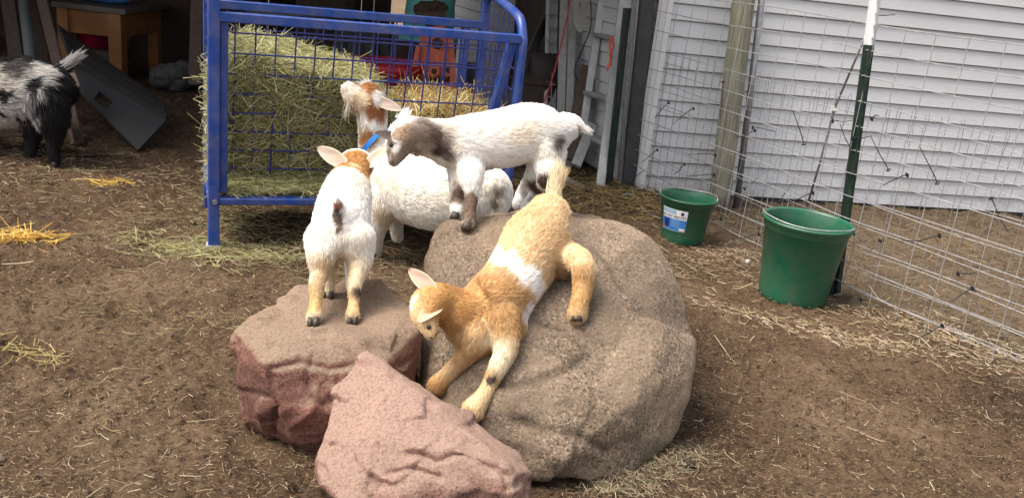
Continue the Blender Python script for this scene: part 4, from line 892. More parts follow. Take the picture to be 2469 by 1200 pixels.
def tie(px, py, qx, qy, dd, par=fence, r_=.0034):
    """a zip tie whose tail ends at the second point"""
    f = lambda d: None
    # put it on the fence plane by bisecting along the ray
    def onf(px, py):
        lo, hi = 2.5, 7.5; g = lambda d: float(beyond(np.array([P(px, py, d)[0]]), np.array([P(px, py, d)[1]]))[0])
        for _ in range(40):
            mid_ = (lo + hi) / 2
            if g(mid_) < 0: lo = mid_
            else: hi = mid_
        return (lo + hi) / 2
    d0 = onf(px, py) - .012; a = P(px, py, d0); b = P(qx, qy, d0 - dd); mm_ = (a + b) / 2 + np.array([0, 0, rnd.uniform(-.012, .012)])
    t_ = MB(); t_.tube([a, a * .7 + mm_ * .3 + np.array([0, 0, .004]), mm_, b], [(r_, r_ * .7)] * 3 + [(r_ * .7, r_ * .5)], 6)
    ex = nrm(np.cross(b - a, cf)); ring_ = [a + ex * .010 * math.cos(k) + nrm(cf) * .010 * math.sin(k) for k in np.linspace(0, 6.2, 9)]
    t_.tube(ring_, r_ * .8, 5); t_.box(a, nrm(b - a) * .006, ex * .0045, nrm(np.cross(ex, b - a)) * .004); t_.build('zip_tie', M['zip'], par)
for tt in [(1612, 248, 1578, 285), (1672, 262, 1623, 300), (1585, 362, 1548, 392), (1650, 396, 1623, 422), (1743, 198, 1737, 285), (1725, 375, 1660, 373), (1722, 422, 1655, 425), (1815, 308, 1870, 318), (1820, 315, 1775, 330), (1938, 348, 1912, 268), (1877, 488, 1912, 440), (1960, 465, 1892, 485), (2008, 292, 2058, 290), (2055, 333, 2102, 328), (2052, 362, 2025, 298),
           (2102, 287, 2120, 280), (2142, 410, 2100, 330), (2187, 422, 2128, 447), (2260, 442, 2218, 355), (2390, 478, 2432, 560), (2310, 660, 2362, 655), (2122, 580, 2092, 610), (2265, 568, 2175, 580), (2075, 722, 2010, 728), (2345, 695, 2290, 730), (2272, 785, 2205, 818), (2103, 39, 2158, 36), (1830, 565, 1760, 575), (1795, 455, 1825, 430), (1738, 528, 1715, 532), (1548, 185, 1560, 188), (1525, 436, 1555, 410)]:
    tie(*tt, rnd.uniform(.0, .03))

def tpost(name, base, top, label, wtop=None, lean=(0, 0)):
    o = thing(name, base, label, 'fence post'); b = np.array(base, float); t = np.array(top, float); ax = nrm(t - b); x = nrm(np.cross([0, 1, 0], ax)); y = np.cross(ax, x)
    def seg(a, c, nm, mt):
        m_ = MB(); pr = [(-.025, -.003), (-.005, -.004), (-.004, -.030), (.004, -.030), (.005, -.004), (.025, -.003), (.025, .003), (-.025, .003)]
        n_ = len(pr); m_.V = [tuple(a + x * p + y * q) for p, q in pr] + [tuple(c + x * p + y * q) for p, q in pr]
        m_.F = [(i, (i + 1) % n_, n_ + (i + 1) % n_, n_ + i) for i in range(n_)] + [tuple(range(n_))[::-1], tuple(range(n_, 2 * n_))]
        L_ = np.linalg.norm(c - a); k = .04
        while k < L_: m_.box(a + ax * k - y * .033, x * .004, y * .004, ax * .008); k += .055
        m_.build(nm, mt, o)
    if wtop is None: seg(b, t, 'post_shaft', M['tgreen'])
    else: q = b + (t - b) * wtop; seg(b, q, 'post_shaft', M['tgreen']); seg(q, t, 'post_top', M['white'])
    return o
tb = Z(2012, 716, -.02); tpost('fence_post', tb, tb + (P(2118, -60, 4.02) - tb), 'green steel fence post with a white top, behind the larger green bucket', .80)
tb2 = np.array([.60, 5.83, -.02]); tpost('fence_post', tb2, P(1512, 20, 5.6), 'all green steel fence post beside the ladder')
# treated timber post and steel tube standing against the house
wp = thing('timber_post', Z(1738, 500), 'weathered greenish timber post with a knot, against the white house wall', 'post')
wb = Z(1732, 505, -.02); wt = P(1800, -60, 5.42); m = MB()
sd = nrm(wt - wb); xx = nrm(np.cross([0, 1, 0], sd)); yy = np.cross(sd, xx)
pts = [wb + (wt - wb) * k / 12 for k in range(13)]
m.tube(pts, [(.100 - .004 * k / 12 + .0015 * math.sin(k), .068) for k in range(13)], 20); m.build('post_shaft', M['treated'], wp, smooth=True)
kn = P(1748, 208, pix(wb + (wt - wb) * .45)[2] - .055); m = MB(); m.ball(kn, (.012, .01, .022), 14, 8, axes=[cr, -cf, cu]); m.build('knot', M['barkw'], wp, smooth=True)
sp = thing('steel_tube', Z(1762, 500), 'grey galvanised steel tube upright just right of the timber post', 'tube')
m = MB(); m.tube([wb + xx * .122 + yy * .03, wt + xx * .118 + yy * .03], .021, 14); m.build('tube_shaft', M['galvd'], sp, smooth=True)
rod = thing('electric_fence_rod', Z(1945, 498), 'thin grey rod with a white insulator, leaning on the white topped post', 'rod')
ra_, rb_ = P(1945, 500, 5.2), P(2012, 262, 4.75); rc_ = P(2092, 75, 4.35)
m = MB(); m.tube([ra_, (ra_ + rb_) / 2 + np.array([.004, 0, 0]), rb_, (rb_ + rc_) / 2, rc_], .0065, 8); m.build('rod_shaft', M['galvd'], rod, smooth=True)
m = MB(); m.bar(rb_ - cu * .014, rb_ + cu * .014, .03, .03, side=cr, bev=.004); m.build('insulator', M['white'], rod)
gz = thing('metal_rod', Z(1560, 500), 'bent grey steel rod on the ground left of the small green bucket', 'rod')
m = MB(); m.tube(catmull([Z(1500, 470, .04), Z(1520, 468, .05), Z(1533, 480, .04), Z(1560, 512, .015), Z(1600, 530, .012)], 5), .007, 8); m.build('rod_shaft', M['galvd'], gz, smooth=True)

# ------------------------------------------------------------------ buckets
def bucket(px, py, r_top, h, label, hand, dtilt=(0, 0), hs_=1):
    c = Z(px, py); o = thing('bucket', c, label, 'bucket'); rb = r_top * .80; e = r_top
    up = nrm([dtilt[0], dtilt[1], 1]); m = MB()
    m.lathe([(rb * .0, .012), (rb * .9, .012), (rb * .985, 0), (rb, .004), (rb + .002, .03), (rb + (e - rb) * .86, h * .86), (e * .985, h * .865), (e * 1.0, h * .88), (e * 1.035, h * .955), (e * 1.06, h * .965), (e * 1.065, h * .985), (e * 1.05, h), (e * 1.0, h * .997), (e * .975, h * .975), (rb + (e - rb) * .75, h * .80), (rb * .985, .035), (0, .03)], c, 64, up)
    m.build('bucket_body', M['bucket'], o, smooth=True)
    x = nrm(hand - up * (np.array(hand) @ up)); y = np.cross(up, x); ct = c + up * h * .975; m = MB()
    for sg in (-1, 1): m = MB(); m.tube([ct + x * sg * e * 1.045 - up * .012, ct + x * sg * e * 1.10 - up * .012], .008, 8); m.build('handle_ear', M['bucket'], o)
    pts = []
    for k in range(21):
        a = math.pi * k / 20; pts.append(ct + x * math.cos(a) * e * 1.07 + hs_ * y * math.sin(a) * e * (.90 if hs_ < 0 else .96) + up * (.014 + .004 * math.sin(3 * a)))
    m = MB(); m.tube([pts[0] - up * .03] + pts + [pts[-1] - up * .03], .0028, 6); m.build('handle', M['galv'], o, smooth=True)
    return o, c, rb, e, up
bucket(1908, 714, .200, .395, 'larger empty green plastic bucket with its wire handle lying down, by the white topped post', vcam(.8, -.2, .4), hs_=-1)
bo, bc, brb, be, bup = bucket(1642, 576, .150, .255, 'smaller green plastic bucket with a blue and white paper sticker', vcam(.9, 0, .25))
# sticker wrapped on the bucket's wall
def wrap(nm, a0, a1, z0, z1, mat, off, par, base_ang):
    V = []; F = []; n_ = 14; h = .262
    for k in range(n_ + 1):
        a = base_ang + a0 + (a1 - a0) * k / n_
        for zz in (z0, z1):
            r_ = brb + .002 + (be - brb) * .86 * ((zz - .03) / (h * .86 - .03)) + off; V.append(bc + np.array([math.cos(a) * r_, math.sin(a) * r_, zz]))
    F = [(2 * k, 2 * k + 2, 2 * k + 3, 2 * k + 1) for k in range(n_)]
    return mk(nm, V, F, mat, par, smooth=True)
tc = CAM[:2] - bc[:2]; ba = math.atan2(tc[1], tc[0])
M['lblw'] = surf('label_white', (.75, .75, .75), rough=.4); M['lblb'] = surf('label_blue', (.03, .16, .5), (.06, .25, .62), 20, .4); M['lbll'] = surf('label_lightblue', (.3, .45, .6), rough=.4)
M['navy'] = surf('label_navy', (.012, .03, .16), rough=.4); M['lblp'] = surf('label_pink', (.5, .1, .16), rough=.4); M['grytx'] = surf('label_grey', (.35, .35, .38), rough=.5)
st = wrap('sticker', -1.02, .10, .075, .20, M['lblw'], .0012, bo, ba)
wrap('printed_panel', -1.02, .095, .078, .145, M['lblb'], .002, st, ba)
wrap('printed_panel', -.99, -.35, .172, .197, M['lbll'], .002, st, ba)
wrap('printed_panel', -.90, -.62, .092, .14, M['navy'], .003, st, ba); wrap('printed_panel', -1.0, -.86, .08, .1, M['lblp'], .0035, st, ba)
wrap('printed_panel', -.16, -.04, .172, .19, M['navy'], .002, st, ba); wrap('printed_panel', -.16, .08, .082, .096, M['lblw'], .0035, st, ba)
def text3d(body, size, mat, parent, loc, x, y, ext=.0003, bend=None):
    cu_ = bpy.data.curves.new('lettering', 'FONT'); cu_.body = body; cu_.size = size; cu_.extrude = ext; cu_.align_x = 'CENTER'; cu_.align_y = 'CENTER'
    tmp = bpy.data.objects.new('t', cu_); COL.objects.link(tmp); dg = bpy.context.evaluated_depsgraph_get(); me0 = tmp.evaluated_get(dg).to_mesh()
    V = [np.array(v.co) for v in me0.vertices]; F = [tuple(p.vertices) for p in me0.polygons]; tmp.evaluated_get(dg).to_mesh_clear(); bpy.data.objects.remove(tmp)
    if bend: W = [bend(v) for v in V]
    else:
        z = np.cross(x, y); W = [loc + x * v[0] + y * v[1] + z * v[2] for v in V]
    return mk('lettering', W, F, mat, parent)
def bend_at(a_c, z_c):
    def f(v):
        r_ = brb + .002 + (be - brb) * .86 * ((z_c - .03) / (.262 * .86 - .03)) + .0022 + v[2]; a = ba + a_c + v[0] / r_
        return bc + np.array([math.cos(a) * r_, math.sin(a) * r_, z_c + v[1]])
    return f
text3d('GALLON', .020, M['ink'], st, None, None, None, bend=bend_at(-.80, .159)); text3d('HEATED', .019, M['grytx'], st, None, None, None, bend=bend_at(-.47, .159)); text3d('BUCKET', .019, M['ink'], st, None, None, None, bend=bend_at(-.17, .159))
for k in range(4): wrap('printed_panel', -.52, -.18 + .04 * (k % 2), .134 - k * .011, .137 - k * .011, M['lbll'], .0028, st, ba)

# ------------------------------------------------------------------ things in the shed
# table with a blue cloth bundle
tbl = thing('table', (-3.7, 7.6, 0), 'orange varnished wooden table standing in the dark shed', 'table')
d_t = 7.55
tl_, tr_ = P(152, 14, d_t), P(296, 24, d_t)
tz = (tl_[2] + tr_[2]) / 2; tx0, tx1, ty = tl_[0] - .02, tr_[0] + .0, tl_[1]
m = MB(); m.box([(tx0 + tx1) / 2, ty + .38, tz], [(tx1 - tx0) / 2 + .05, 0, 0], [0, .44, 0], [0, 0, .022]); m.build('tabletop', M['ttop'], tbl)
m = MB(); m.box([(tx0 + tx1) / 2, ty, tz - .125], [(tx1 - tx0) / 2 - .04, 0, 0], [0, .014, 0], [0, 0, .100]); m.build('apron', M['ofw'], tbl)
m = MB(); m.box([tx1 - .01, ty + .38, tz - .125], [.014, 0, 0], [0, .33, 0], [0, 0, .100]); m.build('apron', M['ofw'], tbl)
for lx, ly, lw in ((tx0 + .03, ty, .045), (tx1 - .045, ty - .01, .055), (tx0 + .03, ty + .75, .04), (tx1 - .045, ty + .75, .045)):
    m = MB(); m.box([lx, ly, (tz - .025) / 2], [lw, 0, 0], [0, lw, 0], [0, 0, (tz - .027) / 2]); m.build('leg', M['ofw'], tbl)
m = MB(); bcx = P(235, -8, d_t + .2); m.ball([bcx[0], ty + .3, tz + .07], (.26, .16, .055), 24, 12); co, no, fc = blob_mesh(m.V, m.F, .02, 2, .02, 8, 77)
mk('cloth_bundle', co, fc, M['bluebag'], None, origin=(bcx[0], ty + .3, tz + .02), smooth=True, label='crumpled blue cloth bundle lying on the orange table', cat='cloth')
def tub(px, py, d, rt, rb, h, mat, label, z0=None, name='tub'):
    c = P(px, py, d); c[2] = 0 if z0 is None else z0; o = thing(name, c, label, 'tub'); m = MB()
    m.lathe([(0, .01), (rb, 0), (rt, h * .88), (rt * 1.05, h * .9), (rt * 1.06, h), (rt, h), (rb * .97, .02), (0, .02)], c, 40); m.build('tub_body', mat, o, smooth=True); return o
tub(235, 140, 7.9, .20, .15, .34, M['pink_tub'], 'bright pink plastic tub under the orange table', .25)
cr_ = thing('crate', (P(235, 150, 7.9)[0], P(235, 150, 7.9)[1], 0), 'dark low wooden crate carrying the pink tub under the table', 'crate')
c_ = P(235, 150, 7.9); m = MB()
for k in range(3): 
    for sg in (-1, 1): m.box([c_[0], c_[1] + sg * .2, .05 + k * .08], [.24, 0, 0], [0, .01, 0], [0, 0, .033]); m.box([c_[0] + sg * .23, c_[1], .05 + k * .08], [.01, 0, 0], [0, .188, 0], [0, 0, .033])
m.box([c_[0], c_[1], .238], [.24, 0, 0], [0, .188, 0], [0, 0, .008]); m.build('crate_slats', M['darkw2'], cr_)
# black plastic ramp with a slot in its side, leaning to the ground
rm = thing('ramp', Z(350, 355), 'black plastic loading ramp with a slot in its side, lying tilted in the shed', 'ramp')
dk = 5.5
a_ = P(170, 200, 5.75); b_ = P(332, 362, 5.55); c2 = P(400, 290, 5.75); d2_ = P(215, 122, 6.0)     # the side face
e_ = P(345, 205, 6.25); f_ = P(130, 70, 6.6)
V = [a_, b_, c2, P(190, 195, 5.8) * .0 + P(185, 165, 5.85)]
nrmv = nrm(np.cross(b_ - a_, c2 - b_)); back = -nrmv * .02 if nrmv @ cf < 0 else nrmv * .02
sl0 = [P(225, 240, 5.69), P(245, 222, 5.71), P(272, 244, 5.68), P(254, 264, 5.66)]
def wall_with_slot(Vo, Vi, th):
    vs = [*Vo, *Vi]; vs += [v + th for v in vs]; F = []
    for k in range(4):
        k2 = (k + 1) % 4; F.append((k, k2, 4 + k2, 4 + k)); F.append((8 + k, 12 + k, 12 + k2, 8 + k2)); F.append((k, 8 + k, 8 + k2, k2)); F.append((4 + k, 4 + k2, 12 + k2, 12 + k))
    return vs, F
Vo = [a_, P(185, 165, 5.85), c2, b_]; vs, F = wall_with_slot(Vo, [PL(*q, a_, nrmv) for q in ((225, 240), (240, 220), (272, 246), (256, 264))], back * 1.2); mk('side_panel', vs, F, M['blk'], rm)
up1 = P(355, 215, 6.35); up0 = P(100, 60, 6.9)
topv = [P(185, 165, 5.85), c2, P(400, 250, 6.25), P(140, 60, 6.75)]
tn = nrm(np.cross(topv[1] - topv[0], topv[3] - topv[0])); tn = tn if tn[2] > 0 else -tn
vs = topv + [v - tn * .03 for v in topv]; mk('deck', vs, [(0, 1, 2, 3), (7, 6, 5, 4), (0, 4, 5, 1), (1, 5, 6, 2), (2, 6, 7, 3), (3, 7, 4, 0)], surf('dusty_rubber', (.035, .03, .025), (.07, .058, .046), 8, .85, bump=.4), rm)
m = MB()
for k in range(3):
    f1 = .2 + k * .28; m.bar(topv[0] * (1 - f1) + topv[3] * f1 + tn * .006, topv[1] * (1 - f1) + topv[2] * f1 + tn * .006, .012, .012)
m.build('deck_rib', M['blk'], rm)
# leaning boards and pipe at the left
def leaner(name, a, b, w_, t_, mat, label, cat, round_=False, part='shaft'):
    o = thing(name, a, label, cat); m = MB()
    if round_: m.tube([a, b], w_, 14); m.build(part, mat, o, smooth=True)
    else: m.bar(a, b, w_, t_, side=-cf, bev=.003); m.build(part, mat, o)
    return o
leaner('pipe', P(97, 330, 6.5), P(50, -60, 7.2), .043, 0, M['pipe'], 'grey plastic pipe leaning behind the black and white goat', 'pipe', True, 'pipe_shaft')
leaner('board', P(185, 345, 5.55), P(85, -70, 6.6), .075, .02, M['barkw'], 'long narrow brown board leaning beside the black and white goat', 'board', part='plank')
leaner('board', P(66, 330, 6.5), P(10, -70, 7.2), .11, .025, M['darkw2'], 'dark weathered board leaning left of the grey pipe', 'board', part='plank')
leaner('board', P(130, 330, 6.9), P(75, -70, 7.4), .10, .025, M['greyw'] if False else M['barkw'], 'broad pale brown board leaning right of the grey pipe', 'board', part='plank')
o = thing('sawn_wood_piece', P(170, 230, 5.4), 'short pale piece of split wood standing behind the goat tail', 'wood piece')
m = MB(); m.V = [tuple(p_) for p_ in (P(158, 190, 5.5), P(178, 168, 5.5), P(192, 205, 5.48), P(175, 240, 5.45), P(162, 215, 5.46), P(160, 190, 5.58), P(180, 170, 5.58), P(194, 206, 5.56), P(177, 242, 5.53), P(164, 216, 5.54))]
m.F = [(0, 1, 2, 3, 4), (9, 8, 7, 6, 5)] + [(i, i + 5, (i + 1) % 5 + 5, (i + 1) % 5) for i in range(5)]; m.build('wood_block', surf('split_wood', (.2, .14, .1), (.3, .22, .16), 12, .8, bump=.5), o)
m = MB(); m.bar(P(168, 235, 5.46), P(192, 348, 5.36), .05, .02, side=-cf); m.build('wood_leg', M['barkw'], o)
# a second pale board upright against the back, and a plank shelf edge
for (x0, y0, x1, y1, d, w_, mt, lb) in ((40, 200, 20, -40, 8.4, .09, 'darkw2', 'thin dark board propped at the far left of the shed'), (470, 205, 478, -60, 7.2, .10, 'barkw', 'rough upright timber board left of the blue feeder'), (498, 210, 502, -60, 7.6, .12, 'darkw', 'nearly black upright board just behind the feeder leg')):
    leaner('board', P(x0, y0, d), P(x1, y1, d), w_, .03, M[mt], lb, 'board', part='plank')
# feed sack with lettering
sc_ = P(412, 184, 7.6); sz = .0; so_ = thing('feed_sack', (sc_[0], sc_[1], 0), 'slumped white paper feed sack with black lettering in the dark shed', 'sack')
m = MB(); m.ball([sc_[0], sc_[1] + .05, .10], (.19, .15, .12), 26, 16); m.ball([sc_[0] + .11, sc_[1] + .04, .17], (.08, .1, .08), 20, 12); co, no, fc = blob_mesh(m.V, m.F, .012, 1, .05, 9, 88); co[:, 2] = np.maximum(co[:, 2], .0)
mk('sack_body', co, fc, M['sack'], so_, smooth=True); sbv = BVHTree.FromPolygons([tuple(v) for v in co], fc)
def onsack(v):
    p0 = P(404, 190, 7.3) + cr * v[0] + nrm(cu) * v[1]; h = sbv.ray_cast(Vector(CAM), Vector(nrm(p0 - CAM)))
    return np.array(h[0]) - nrm(p0 - CAM) * .004 if h[0] is not None else p0 + cf * .15
text3d('BARN N EAR', .042, M['ink'], so_, None, None, None, bend=onsack)
# teal drum, orange machine, red tub, dark bins behind the feeder
c = P(1030, 120, 7.3); z0 = P(1030, 195, 7.3)[2]
tl = thing('plastic_drum', (c[0], c[1], 0), 'turquoise plastic drum on a block behind the orange machine', 'drum')
zb = P(990, 100, 7.1)[2]
m = MB(); m.lathe([(0, 0), (.245, 0), (.25, .03), (.215, .035), (.20, .12), (.21, .14), (.195, .3), (.20, .32), (.19, .55), (.17, .62), (0, .62)], [c[0], c[1], zb], 40); m.build('drum_body', M['teal'], tl, smooth=True)
m = MB(); m.box([c[0], c[1] + .02, zb / 2 - .003], [.22, 0, 0], [0, .2, 0], [0, 0, zb / 2 - .003]); m.build('block', M['darkw'], tl)
og = thing('cast_machine', (P(1045, 220, 6.7)[0], P(1045, 220, 6.7)[1], 0), 'worn orange cast iron machine standing upright behind the feeder', 'machine')
dd = 6.6
def quadbox(pxs, d, th, mat, nm, par):
    vs = [P(x, y, d) for x, y in pxs]; n_ = len(vs); vs += [P(x, y, d + th) for x, y in pxs]
    F = [tuple(range(n_))[::-1], tuple(range(n_, 2 * n_))] + [(i, (i + 1) % n_, n_ + (i + 1) % n_, n_ + i) for i in range(n_)]; return mk(nm, vs, F, mat, par)
quadbox([(1012, 90), (1030, 66), (1070, 62), (1092, 85), (1095, 150), (1098, 215), (995, 215), (1005, 150)], dd, .16, M['orange'], 'housing', og)
quadbox([(1003, 110), (1013, 108), (998, 260), (975, 260)], dd - .04, .05, M['orange'], 'leg', og); quadbox([(1085, 108), (1095, 108), (1102, 260), (1084, 260)], dd - .04, .05, M['orange'], 'leg', og)
for (x, y, r_, mt, nm) in ((1053, 103, .038, 'rust', 'bearing'), (1045, 170, .055, 'orange', 'flange'), (1047, 172, .028, 'rust', 'shaft_end'), (1010, 165, .03, 'rust', 'opening'), (1082, 168, .028, 'rust', 'opening')):
    a = P(x, y, dd - .05 if nm != 'opening' else dd - .006); m = MB(); m.lathe([(0, 0), (r_ * .8, 0), (r_, -.012), (r_, -.06)], a, 24, up=-cf); m.build(nm, M[mt], og, smooth=False)
m = MB()
for k in range(9): a = P(1022 + k * 7, 196 + (k % 2) * 2, dd - .02); m.bar(a, a + cu * .035 + cr * .012, .01, .02)
m.build('grille', M['rust'], og)
c = P(1040, 22, 6.9); m = MB(); m.ball(c, (.14, .08, .06), 14, 8, axes=[cr, cf, cu]); co, no, fc = blob_mesh(m.V, m.F, .014, 0, .035, 14, 91)
mk('hopper_lid', co, fc, M['rust'], og)
quadbox([(1000, 28), (1078, 28), (1068, 66), (1028, 66)], dd + .1, .1, M['rust'], 'hopper', og)
c = P(925, 188, 6.6); tub(925, 188, 6.6, .27, .22, max(.3, P(925, 160, 6.3)[2]), M['red_tub'], 'wide shallow red plastic tub left of the orange machine')
for (x, y, d, w_, h_, mt, lb, nm, ct) in ((880, 150, 8.3, .55, .62, 'charcoal', 'dark plastic storage bin far back behind the hay bale', 'storage_bin', 'bin'), (1128, 190, 7.0, .16, .55, 'charcoal', 'narrow dark green bin right of the orange machine', 'storage_bin', 'bin'),
                              (780, 120, 8.8, .5, .8, 'darkw2', 'tall dark wooden cupboard at the back of the shed', 'cupboard', 'cupboard')):
    c = P(x, y, d); o = thing(nm, (c[0], c[1], 0), lb, ct); m = MB(); m.bar([c[0], c[1], 0], [c[0], c[1], h_], w_, w_ * .7, side=[0, 1, 0], bev=.02); m.build('bin_body' if ct == 'bin' else 'carcass', M[mt], o)
    m = MB(); m.bar([c[0], c[1], h_ + .001], [c[0], c[1], h_ + .03], w_ * 1.06, w_ * .76, side=[0, 1, 0], bev=.01); m.build('lid', M[mt], o)
    m = MB()
    for k in (-1, 0, 1): m.box([c[0] + k * w_ * .28, c[1] - w_ * .36, h_ * .5], [w_ * .02, 0, 0], [0, w_ * .02, 0], [0, 0, h_ * .4])
    m.build('rib', M['barkw'] if ct != 'bin' else M['blk'], o)
leaner('board', P(600, 30, 7.6), P(985, 42, 7.6), .05, .02, M['ttop'], 'pale horizontal board lying across the bins behind the feeder', 'board', part='plank')
for k_, (x, mt) in enumerate(((905, 'pipe'), (945, 'charcoal'), (975, 'charcoal'))):
    leaner('tool_handle', P(x - 14, 170, 7.9), P(x + 4, 40, 8.1), .016, 0, M[mt], ('pale tool handle', 'dark tool handle nearest the drum', 'middle dark tool handle')[(0, 2, 1)[k_]] + ' propped between the bin and the turquoise drum', 'handle', True, 'handle_shaft')
c = P(1175, 225, 5.6); o = tub(1180, 215, 6.3, .13, .12, .42, M['cream'], 'cream plastic pail seen through the right end of the feeder', None, 'pail')
c = P(1228, 245, 6.1); o = thing('pail', (c[0], c[1], 0), 'pale grey pail right of the feeder end', 'pail'); m = MB(); m.lathe([(0, .005), (.10, 0), (.115, .4), (.12, .41), (.108, .41), (.095, .02), (0, .02)], [c[0], c[1], 0], 30); m.build('pail_body', M['greyw'], o, smooth=True)
# cupboard posts, leaning black pole, dark barrel
leaner('pole', P(1205, 290, 6.0), P(1325, 30, 7.0), .035, 0, M['blk'], 'black pole leaning from the feeder towards the shed wall', 'pole', True, 'pole_shaft')
c = P(1290, 210, 6.7); o = thing('barrel', (c[0], c[1], 0), 'dark brown barrel standing right of the feeder', 'barrel'); hh = P(1290, 125, 6.6)[2]; m = MB()
m.lathe([(0, 0), (.16, 0), (.185, hh * .3), (.19, hh * .6), (.17, hh * .9), (.13, hh), (0, hh)], [c[0], c[1], 0], 36); m.build('barrel_body', surf('dark_barrel', (.02, .015, .012), (.05, .036, .03), 4, .7, bump=.3), o, smooth=True)
m = MB()
for q in (.25, .7): m.lathe([(.188, 0), (.194, .004), (.194, .03), (.188, .034)], [c[0], c[1], hh * q], 36)
m.build('hoop', M['rust'], o, smooth=True)
for k, (x0, x1, mt) in enumerate(((1255, 1262, 'darkw2'), (1280, 1290, 'barkw'), (1300, 1312, 'darkw'))):
    leaner('board', P(x0, 200, 7.6), P(x1 + 8, -60, 7.8), .09, .03, M[mt], ('dark board upright behind the feeder hoop', 'rusty brown board upright behind the dark barrel', 'blackened board upright nearest the white mesh panel')[k], 'board', part='plank')
# white framed mesh panel, white boards, red cord
o = thing('mesh_panel', Z(1330, 330), 'narrow white framed wire mesh panel standing by the shed wall', 'mesh panel')
a0, a1, b0, b1 = P(1314, 265, 6.5), P(1322, -60, 6.7), P(1336, 275, 6.5), P(1350, -60, 6.7)
m = MB(); m.bar(a0 - cu * .15, a1, .026, .02, side=-cf); m.build('stile', M['greyw'], o)
bk = M['greyw']; mid_t = MB(); mid_t.bar((a0 * .0 + P(1327, 420, 6.52)), P(1336, -60, 6.72), .065, .012, side=-cf); mid_t.build('backing_board', M['greyw'], o)
m = MB()
for k in range(11): 
    t = k / 10; a = a0 * (1 - t) + a1 * t; b = b0 * (1 - t) + b1 * t; m.tube([a - cf * .012 + cr * .006, b - cf * .012], .0045, 6)
m.tube([(a0 + b0) / 2 - cf * .02 + cr * .008, (a1 + b1) / 2 - cf * .02 + cr * .008], .0035, 6); m.build('wire_grid', M['galvd'], o)
leaner('board', P(1348, 420, 6.42), P(1362, -70, 6.6), .060, .022, M['greyw'], 'whitewashed upright board next to the narrow mesh panel', 'board', part='plank')
leaner('board', P(1368, 430, 6.40), P(1384, -70, 6.6), .055, .022, M['greyw'], 'whitewashed upright board with the oval disc beside it', 'board', part='plank')
o = thing('red_cord', P(1316, 235, 6.3), 'thin red cord hanging slack across the whitewashed boards', 'cord'); m = MB()
m.tube(catmull([P(1380, -20, 6.3), P(1366, 50, 6.3), P(1345, 140, 6.3), P(1325, 210, 6.3), P(1305, 260, 6.25)], 5), .006, 6); m.build('cord_strand', M['redcord'], o)
o = thing('oval_disc', P(1400, 75, 6.3), 'pale grey oval disc with a slot, hung on the shed side wall', 'disc'); m = MB(); a = P(1398, 22, 6.3)
R_ = []; 
for l, off in enumerate((0, .018)):
    for k in range(36): R_.append(a + cr * .05 * math.cos(2 * math.pi * k / 36) + cu * .17 * math.sin(2 * math.pi * k / 36) + cf * off)
m.V = [tuple(v) for v in R_]; m.F = [tuple(range(36))[::1], tuple(range(36, 72))[::-1]] + [(k, (k + 1) % 36, 36 + (k + 1) % 36, 36 + k) for k in range(36)]; m.build('disc_plate', M['disc'], o)
m = MB(); m.bar(a - cf * .002 + cu * .0, a - cf * .002 + cu * .045, .006, .003, side=-cf); m.build('slot', M['zip'], o)
o = thing('black_cable', P(1390, 150, 6.2), 'black cable hanging on the shaded siding left of the ladder', 'cable'); m = MB()
m.tube(catmull([P(1422, -20, 6.2), P(1425, 60, 6.2), P(1408, 110, 6.2), P(1385, 170, 6.2), P(1397, 200, 6.2)], 5), .005, 6); m.build('cable_strand', M['zip'], o)
# ladder
ld = thing('ladder', Z(1445, 455), 'dirty aluminium ladder with orange twine on it, leaning against the side wall', 'ladder')
La0, La1 = P(1446, 458, 5.95), P(1512, -70, 6.0); Lb0, Lb1 = P(1392, 400, 6.35), P(1463, -70, 6.3)
m = MB(); m.bar(La0, La1, .062, .03, side=-cf, bev=.004); m.build('stile', M['alu'], ld)
m = MB(); m.bar(Lb0, Lb1, .055, .03, side=-cf, bev=.004); m.build('stile', M['alu'], ld)
for yA, yB in ((345, 318), (240, 222), (95, 82), (-10, -20)):
    tA = (458 - yA) / 528; tB = (400 - yB) / 470; a = La0 + (La1 - La0) * tA; b = Lb0 + (Lb1 - Lb0) * tB; m = MB(); m.bar(a + cf * .01, b + cf * .01, .085, .028, side=[0, 0, 1], bev=.004); m.build('rung', M['alu'], ld)
o = thing('orange_twine', P(1470, 130, 5.9), 'bright orange twine tied round the ladder rung', 'twine'); m = MB()
m.tube(catmull([P(1476, 88, 5.9), P(1470, 110, 5.88), P(1474, 140, 5.88), P(1466, 162, 5.88), P(1464, 172, 5.88)], 4), .007, 7); m.tube(catmull([P(1476, 90, 5.88), P(1480, 112, 5.88), P(1471, 128, 5.87), P(1473, 160, 5.88)], 4), .006, 7); m.build('twine_strand', M['orcord'], o, smooth=True)
leaner('board', P(1370, 385, 6.25), P(1418, 160, 6.45), .10, .025, M['barkw'], 'dark brown board leaning between the whitewashed boards and the ladder', 'board', part='plank')
leaner('board', P(1388, 400, 6.05), P(1428, 300, 6.2), .07, .03, M['greyw'], 'short grey board leaning at the foot of the ladder', 'board', part='plank')
# birch log tube on the ground
o = thing('birch_pole', Z(1400, 455), 'short pale birch pole with a hollow end, lying on the straw by the ladder', 'pole'); la, lb_ = Z(1340, 420, .03), Z(1417, 463, .03)
m = MB(); dr = nrm(lb_ - la); m.tube([la, lb_], .026, 16, cap=False); m.tube([la + dr * .01, lb_ - dr * .0005], .020, 16, cap=False)
n_ = 16; k0 = 16; m.F += [(16 + k, 48 + k, 48 + (k + 1) % 16, 16 + (k + 1) % 16) for k in range(16)]; m.build('pole_bark', M['birch'], o, smooth=True)
m = MB(); m.tube([la + dr * .02, lb_ - dr * .03], .0195, 16); m.build('pole_hollow', M['ink'], o)

